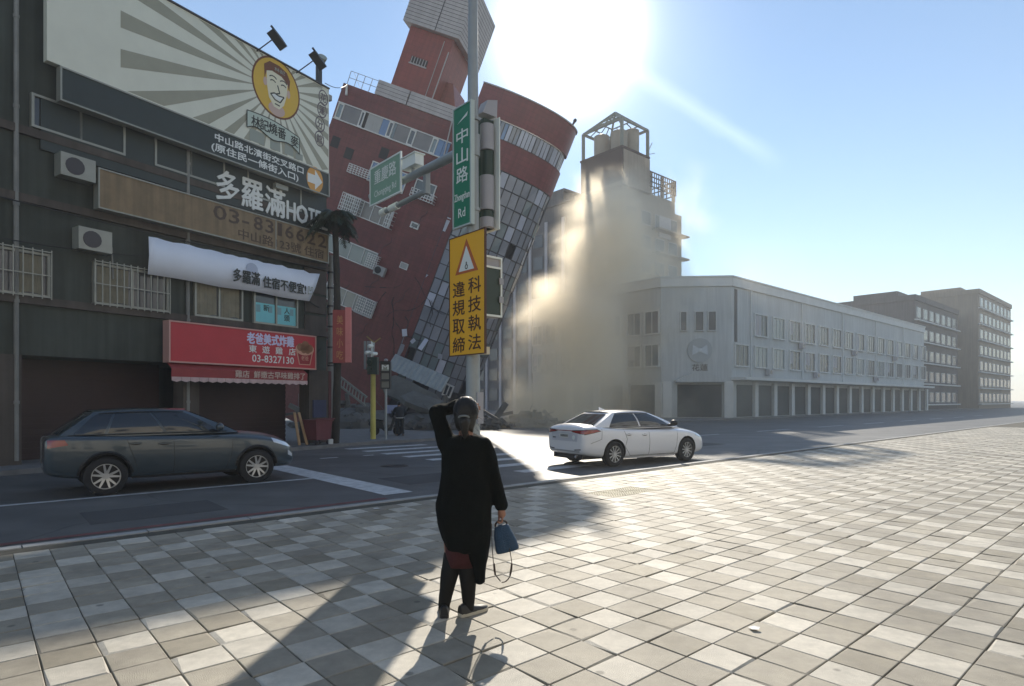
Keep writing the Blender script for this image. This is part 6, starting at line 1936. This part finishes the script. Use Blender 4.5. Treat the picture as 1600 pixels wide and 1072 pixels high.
g.build('hair_strands', M_HAIR, wo, kind='stuff')
g = MB(); c0 = hc + Vector((-.006, -.128, -.038))
pts = [c0 + Vector((.036 * math.cos(a), -.014 * math.sin(a) - .01, .012 + .012 * math.sin(a))) for a in [math.pi * i / 10 for i in range(11)]]
g.tube(pts, .0075, 8); g.build('hair_tie', M_SCR, wo, smooth='auto')
# coat: body and sleeves in one knitted surface
g = MB()
tw_ = lambda px0, px1, py, ry, cy_=0.0: ring((W(px0, py).x + W(px1, py).x) / 2, cy_, W(0, py).z, (W(px1, py).x - W(px0, py).x) / 2, ry)
g.loft([tw_(697, 762, 858, .14), tw_(690, 764, 840, .155), tw_(685, 767, 815, .165), tw_(683, 769, 785, .165), tw_(686, 767, 750, .15), tw_(689, 765, 720, .14), tw_(691, 765, 700, .125), tw_(697, 760, 687, .10), tw_(712, 745, 679, .07)])
g.caps(sh_l + Vector((.015, 0, -.01)), el_l, .073, .064, 14); g.caps(el_l, wr_l - (wr_l - el_l) * .08, .062, .044, 14)
g.caps(W(703, 705), sh_l, .07, .07, 14)
g.caps(sh_r + Vector((-.015, 0, 0)), el_r, .072, .06, 14); g.caps(el_r, wr_r - (wr_r - el_r) * .1, .058, .042, 14)
# hanging tail of the coat on the right
g.loft([ring(W(746, 0).x, -.02, W(0, 850).z, .085, .10), ring(W(748, 0).x, -.03, W(0, 880).z, .052, .085), ring(W(750, 0).x, -.03, W(0, 904).z, .046, .06), ring(W(750, 0).x, -.03, W(0, 911).z, .042, .05)])
coat = remeshed(g, 'coat', M_COAT, wo, .011, 5, (7.0, .022, .45))
# red skirt edge, stockings, shoes
g = MB(); g.loft([ring(-.052, 0, W(0, 884).z, .115, .085), ring(-.052, 0, W(0, 872).z, .122, .09), ring(-.05, 0, W(0, 845).z, .13, .12)])
g.build('skirt', M_REDSK, wo, smooth=True)
for a, c, nm in ((knl, anl, 0), (knr, anr, 1)):
    g = MB(); m1 = a.lerp(c, .32) + Vector((0, -.014, 0))
    g.caps(a + Vector((0, 0, .03)), m1, .066, .067, 16); g.caps(m1, c, .067, .046, 16); g.caps(c, c + Vector((0, 0, -.04)), .046, .042, 12)
    remeshed(g, 'stocking', M_STOCK, wo, .008, 6, (14, .003, .6))
def shoe(an, d, m_up, m_sole, nm):
    M = frame((an.x, an.y, 0), d)
    g = MB(M)
    sole = []
    for x, w in ((-.085, .022), (-.07, .034), (-.02, .036), (.04, .038), (.10, .045), (.15, .038), (.175, .02)): sole.append((x, w))
    out = [(x, -w) for x, w in sole] + [(x, w) for x, w in sole[::-1]]
    g.prismz(out, .0, .024); s = g.build('sole', m_sole, None, smooth='auto')
    g = MB(M); rings = []
    for x, w, h in ((-.082, .028, .085), (-.05, .037, .095), (0, .037, .08), (.05, .039, .06), (.10, .045, .05), (.15, .037, .042), (.174, .018, .032)):
        rings.append([(x, w * math.cos(math.pi * k / 10), .022 + (h - .022) * math.sin(math.pi * k / 10)) for k in range(11)])
    g.loft(rings, closed=False)
    g.poly(rings[0][::-1]); g.poly(rings[-1])
    o = g.build('shoe', m_up, wo, smooth='auto'); s.parent = o
    return o
shoe(anl, (-.12, 1, 0), M_SHOEB, M_SHOEB, 'l')
shoe(anr, (.74, .67, 0), M_SHOEB, mat('pale_sole', srgb(190, 182, 164), .7), 'r')
# ---- the bag she holds
hb_ = wo.matrix_world @ (hp + Vector((-.006, 0, -.075)))
bg = thing('shoulder_bag', 'blue cloth bag with dark loose straps hanging from the hand of the woman', 'bag', Matrix.Translation(hb_) @ Matrix.Rotation(rad(-14), 4, 'Y') @ Matrix.Scale(.9, 4))
g = MB()
def bring(z, rx, ry, cx_=0): return ring(cx_, 0, z, rx, ry, 24, 3.0)
g.loft([bring(-.235, .088, .045), bring(-.23, .10, .058), bring(-.17, .098, .062), bring(-.09, .082, .055), bring(-.03, .064, .04), bring(-.005, .058, .03)])
o = g.build('pouch', M_BAGB, bg, smooth=True); bake(o, [('SUBSURF', dict(levels=2, render_levels=2))])
me = o.data
for v in me.vertices:
    k = mnoise.noise(v.co * 18); v.co += Vector((v.co.x, v.co.y, 0)).normalized() * .006 * k
g = MB(); g.tube([Vector((-.05, 0, -.01)), Vector((-.045, 0, .012)), Vector((-.02, 0, .026)), Vector((.02, 0, .026)), Vector((.045, 0, .012)), Vector((.05, 0, -.01))], .008, 8); g.build('handle', M_STRAP, bg, smooth='auto')
def flat_strap(name, pts, w, m, parent):
    g = MB(); pts = [Vector(p) for p in pts]
    sm = []
    for i in range(len(pts) - 1):
        p0, p1, p2, p3 = pts[max(i - 1, 0)], pts[i], pts[i + 1], pts[min(i + 2, len(pts) - 1)]
        for k in range(6):
            t = k / 6; sm.append(.5 * ((2 * p1) + (p2 - p0) * t + (2 * p0 - 5 * p1 + 4 * p2 - p3) * t * t + (3 * p1 - p0 - 3 * p2 + p3) * t ** 3))
    sm.append(pts[-1])
    for a, c in zip(sm[:-1], sm[1:]): g.bar(a, c + (c - a) * .15, .006, w, (0, 1, 0))
    return g.build(name, m, parent)
Mi = bg.matrix_world.inverted() @ wo.matrix_world
def WB(px, py, y=0): return Mi @ W(px, py, y)
flat_strap('strap', [WB(768, 818, .0), WB(769, 850, -.02), WB(771, 875, -.03), WB(773, 893, -.03), WB(782, 906, -.03)], .018, M_STRAP, bg)
flat_strap('strap', [WB(795, 852, .0), WB(799, 872, -.03), WB(800, 886, -.03), WB(797, 898, -.03), WB(791, 906, -.03), WB(784, 908, -.03)], .02, M_STRAP, bg)
g = MB(); g.bar(WB(772, 878, -.032), WB(774, 896, -.032), .014, .03, (0, 1, 0)); g.build('strap_pad', M_STRAP, bg)
g = MB(); g.bar(WB(800, 878, -.032), WB(797, 897, -.032), .014, .028, (0, 1, 0)); g.build('strap_pad', M_STRAP, bg)

# ---------------------------------------------------------------- the man at the far corner
om = ground(625, 681, 0.0)
mn = thing('person', 'man in dark clothes bending forward at the far corner beside the scooter', 'person', Matrix.Translation(om) @ Matrix.Rotation(rad(18), 4, 'Z'))
M_JKT = mat('dark_navy_jacket', srgb(28, 32, 38), .85, noise=(6, .25), bump=(40, .4))
M_TRS = mat('dark_trousers', srgb(36, 40, 44), .85, noise=(5, .2))
g = MB()
hd_ = Vector((.0, .34, 1.42))
g.ell(hd_, (.075, .092, .108), 16, 10); g.ell(hd_ + Vector((0, .05, -.05)), (.055, .055, .055), 12, 8); g.ell(hd_ + Vector((0, .10, -.03)), (.013, .018, .018), 8, 6)
for s in (-1, 1): g.ell(hd_ + Vector((s * .078, 0, -.01)), (.012, .02, .03), 8, 6)
g.caps(hd_ + Vector((0, -.03, -.07)), Vector((0, .22, 1.25)), .05, .055, 10)
g.loft([ring(0, 0, .82, .15, .11), ring(0, .06, 1.0, .15, .11), ring(0, .15, 1.18, .17, .11), ring(0, .21, 1.28, .11, .08)])
for s, el, wr in ((-1, Vector((-.30, .24, .98)), Vector((-.24, .45, .86))), (1, Vector((.29, .26, .98)), Vector((.2, .46, .86)))):
    sho = Vector((s * .18, .17, 1.2)); g.caps(sho, el, .05, .042, 10); g.caps(el, wr, .04, .028, 10)
    d = (wr - el).normalized(); g.caps(wr, wr + d * .07, .028, .032, 8)
    for k in range(4): finger(g, wr + d * .085 + Vector((0, 0, .028 - .018 * k)), d, ((0, 0, 1), (.5 * s, .5 * s)), (.034, .024, .018), .009)
    finger(g, wr + d * .03 + Vector((-s * .02, 0, .025)), d * .7 + Vector((-s * .6, 0, .3)), ((0, 0, 1), (.1, .1)), (.03, .024, .02), .0095)
    hip, kn, an = Vector((s * .09, 0, .83)), Vector((s * .115, .03, .47)), Vector((s * .13, -.02, .09))
    g.caps(hip, kn, .085, .058, 12); g.caps(kn, an, .056, .036, 12); g.caps(an + Vector((0, -.02, -.04)), an + Vector((s * .02, .15, -.055)), .034, .028, 8)
remeshed(g, 'body', M_SKINB, mn, .0075, 3)
g = MB(); g.loft([ring(0, -.01, .78, .185, .145), ring(0, .04, .95, .18, .14), ring(0, .13, 1.15, .205, .14), ring(0, .2, 1.28, .15, .10), ring(0, .23, 1.32, .07, .06)])
for s, el, wr in ((-1, Vector((-.30, .24, .98)), Vector((-.24, .45, .86))), (1, Vector((.29, .26, .98)), Vector((.2, .46, .86)))):
    g.caps(Vector((s * .17, .17, 1.2)), el, .075, .062, 10); g.caps(el, wr, .058, .045, 10)
remeshed(g, 'jacket', M_JKT, mn, .014, 4, (8, .012, .7))
g = MB()
for s in (-1, 1): g.caps(Vector((s * .085, 0, .82)), Vector((s * .115, .03, .47)), .105, .08, 12); g.caps(Vector((s * .115, .03, .47)), Vector((s * .13, -.02, .12)), .078, .062, 12)
remeshed(g, 'trousers', M_TRS, mn, .014, 4, (9, .010, .6))
g = MB(); g.loft([ring(0, 0, .785, .192, .152), ring(0, 0, .825, .190, .150)]); g.build('belt_strap', mat('pale_belt', srgb(170, 172, 168), .6), mn, smooth='auto')
g = MB(); g.ell(hd_ + Vector((0, -.02, .02)), (.085, .1, .105), 14, 10); remeshed(g, 'hair', M_HAIR, mn, .012, 4, (30, .004, .5))
for s in (-1, 1):
    g = MB(); x = s * .13; g.loft([[(x + w * math.cos(a), y, .0 + h * max(0, math.sin(a))) for a in [math.pi * k / 8 for k in range(9)]] for y, w, h in ((-.09, .035, .09), (-.04, .042, .10), (.06, .044, .075), (.15, .045, .06), (.19, .025, .045))], closed=False); g.build('shoe', M_SHOEB if s < 0 else mat('grey_shoe', srgb(120, 122, 120), .6), mn, smooth='auto')

# ---------------------------------------------------------------- scooter with a pale blue box
oc = ground(594, 683, 0)
sc = thing('motor_scooter', 'dark parked scooter behind the pedestrian lamp post', 'scooter', Matrix.Translation(oc + Vector((0, 1.2, 0))) @ Matrix.Rotation(rad(4), 4, 'Z') @ Matrix.Scale(.86, 4))
M_SCO = mat('scooter_dark_paint', srgb(40, 46, 50), .35, coat=.5)
for x in (-.58, .62):
    g = MB(); g.loft([[(x + r * math.cos(2 * math.pi * k / 20), y, .25 + r * math.sin(2 * math.pi * k / 20)) for k in range(20)] for r, y in ((.15, -.05), (.24, -.05), (.25, -.02), (.25, .02), (.24, .05), (.15, .05))], cap=False); w = g.build('wheel', M_TYRE, sc, smooth='auto')
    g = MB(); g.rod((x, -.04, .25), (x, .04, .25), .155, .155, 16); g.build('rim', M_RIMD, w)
g = MB(); g.prism([(-.75, .45), (-.2, .35), (-.1, .25), (.3, .25), (.42, .6), (.5, .95), (.38, .98), (.25, .5), (.1, .36), (-.08, .42), (-.15, .72), (-.8, .78), (-.9, .6)], -.14, .14); g.build('body', M_SCO, sc)
g = MB(); g.prism([(-.8, .79), (-.14, .73), (-.1, .8), (-.4, .86), (-.8, .88)], -.13, .13); g.build('seat', M_PLAST, sc)
g = MB(); g.rod((.44, 0, .9), (.36, 0, 1.06), .03, .03, 8); g.rod((.36, -.33, 1.08), (.36, .33, 1.08), .018, .018, 8); g.build('handlebar', M_PLAST, sc)
g = MB(); g.rod((.62, -.06, .25), (.46, -.06, .8), .025, .025, 8); g.prism([(.4, .46), (.86, .42), (.88, .48), (.62, .54), (.42, .52)], -.07, .07); g.build('fork', M_SCO, sc)
g = MB(); g.ell((.5, 0, .92), (.07, .09, .08), 10, 6); g.build('headlight', M_HEADL, sc)
for s in (-1, 1):
    g = MB(); g.rod((.36, s * .25, 1.08), (.33, s * .33, 1.25), .008, .008, 6); g.ell((.33, s * .34, 1.28), (.02, .06, .04), 8, 6); g.build('mirror', M_PLAST, sc)
a, d = at(605, 633, oc.y + 1.15), at(620, 646, oc.y + 1.15)
bx_ = thing('board', 'pale blue white board propped between the pedestrian lamp and the bending man', 'board', a)
g = MB(); g.box(-.06, d.x - a.x + .02, -.03, .03, d.z - a.z, 0); g.build('sheet', mat('pale_blue_sheet', srgb(150, 164, 206), .6, noise=(3, .06)), bx_)
g = MB(); g.box(-.08, d.x - a.x + .04, -.035, .035, d.z - a.z - .03, d.z - a.z - .002); g.rod((.02, 0, d.z - a.z - .03), (.02, 0, -a.z), .015, .015, 6); g.rod((d.x - a.x - .06, 0, d.z - a.z - .03), (d.x - a.x - .06, 0, -a.z), .015, .015, 6); g.build('stand', M_PLAST, bx_)
# ================================================================== dust cloud and haze
HAZE_DENS = 0.0013
DUST_DENS = 0.46
def build_dust():
    g = MB(); x0, x1, y0, y1, z0, z1 = -6, 30, 33.0, 74, -.1, 32
    g.box(x0, x1, y0, y1, z0, z1)
    m = bpy.data.materials.new('dust'); m.use_nodes = True
    nt = m.node_tree; nt.nodes.clear(); N = nt.nodes.new; L = nt.links.new
    out = N('ShaderNodeOutputMaterial'); pv = N('ShaderNodeVolumePrincipled')
    pv.inputs['Color'].default_value = (.983, .893, .732, 1)
    pv.inputs['Anisotropy'].default_value = .5
    tc = N('ShaderNodeTexCoord')
    def M_(op, a, b=None, c=None, clamp=False):
        n = N('ShaderNodeMath'); n.operation = op; n.use_clamp = clamp
        for i, v in enumerate((a, b, c)):
            if v is None: continue
            if isinstance(v, (int, float)): n.inputs[i].default_value = v
            else: L(v, n.inputs[i])
        return n.outputs[0]
    sx = N('ShaderNodeSeparateXYZ'); L(tc.outputs['Object'], sx.inputs[0])
    X, Y, Z = sx.outputs
    n1 = N('ShaderNodeTexNoise'); n1.inputs['Scale'].default_value = .2; n1.inputs['Detail'].default_value = 6; n1.inputs['Roughness'].default_value = .55; n1.inputs['Distortion'].default_value = .6
    L(tc.outputs['Object'], n1.inputs['Vector'])
    nz = M_('SUBTRACT', n1.outputs[0], .5)
    def blob(ax, kx, ay, ky, r0, kr, soft, ztop, wz):
        """a leaning column: centre (ax+kx z, ay+ky z), radius r0+kr z"""
        dx = M_('SUBTRACT', X, M_('MULTIPLY_ADD', Z, kx, ax)); dy = M_('SUBTRACT', Y, M_('MULTIPLY_ADD', Z, ky, ay))
        d = M_('SQRT', M_('ADD', M_('MULTIPLY', dx, dx), M_('MULTIPLY', dy, dy)))
        r = M_('MAXIMUM', M_('MULTIPLY_ADD', Z, kr, r0), .6)
        e = M_('SUBTRACT', 1.0, M_('DIVIDE', d, r))
        e = M_("MULTIPLY_ADD", nz, 2.0, e)
        e = M_('MULTIPLY', e, soft, clamp=True)
        fade = M_('DIVIDE', M_('SUBTRACT', ztop, Z), wz, clamp=True)
        return M_('MULTIPLY', M_('MULTIPLY', e, e), fade)
    b1 = blob(2.5, .335, 39.5, .90, 5.0, -.01, 1.5, 25, 8)
    b2 = blob(9.8, .14, 56, .25, 9.0, -.08, 1.0, 24, 8)
    b3 = blob(19.0, .0, 51, .1, 9.5, -.1, .6, 16, 12)
    dens = M_('ADD', M_('MULTIPLY', b1, DUST_DENS), M_('ADD', M_('MULTIPLY', b2, DUST_DENS * .75), M_('MULTIPLY', b3, DUST_DENS * .2)))
    L(dens, pv.inputs['Density']); L(pv.outputs[0], out.inputs['Volume'])
    o = g.build('dust_cloud', m, None, kind='stuff')
    o['label'] = 'pale tan dust cloud rising between the leaning building and the white corner building'
build_dust()
def build_haze():
    m = bpy.data.materials.new('haze'); m.use_nodes = True
    nt = m.node_tree; nt.nodes.clear(); N = nt.nodes.new; L = nt.links.new
    out = N('ShaderNodeOutputMaterial'); pv = N('ShaderNodeVolumePrincipled')
    pv.inputs['Color'].default_value = (.92, .95, .97, 1)
    pv.inputs['Density'].default_value = HAZE_DENS
    pv.inputs['Anisotropy'].default_value = .12
    L(pv.outputs[0], out.inputs['Volume'])
    MB().box(-950, 950, -350, 1550, RZ - 28, 48).build('haze', m, None, kind='stuff')
build_haze()
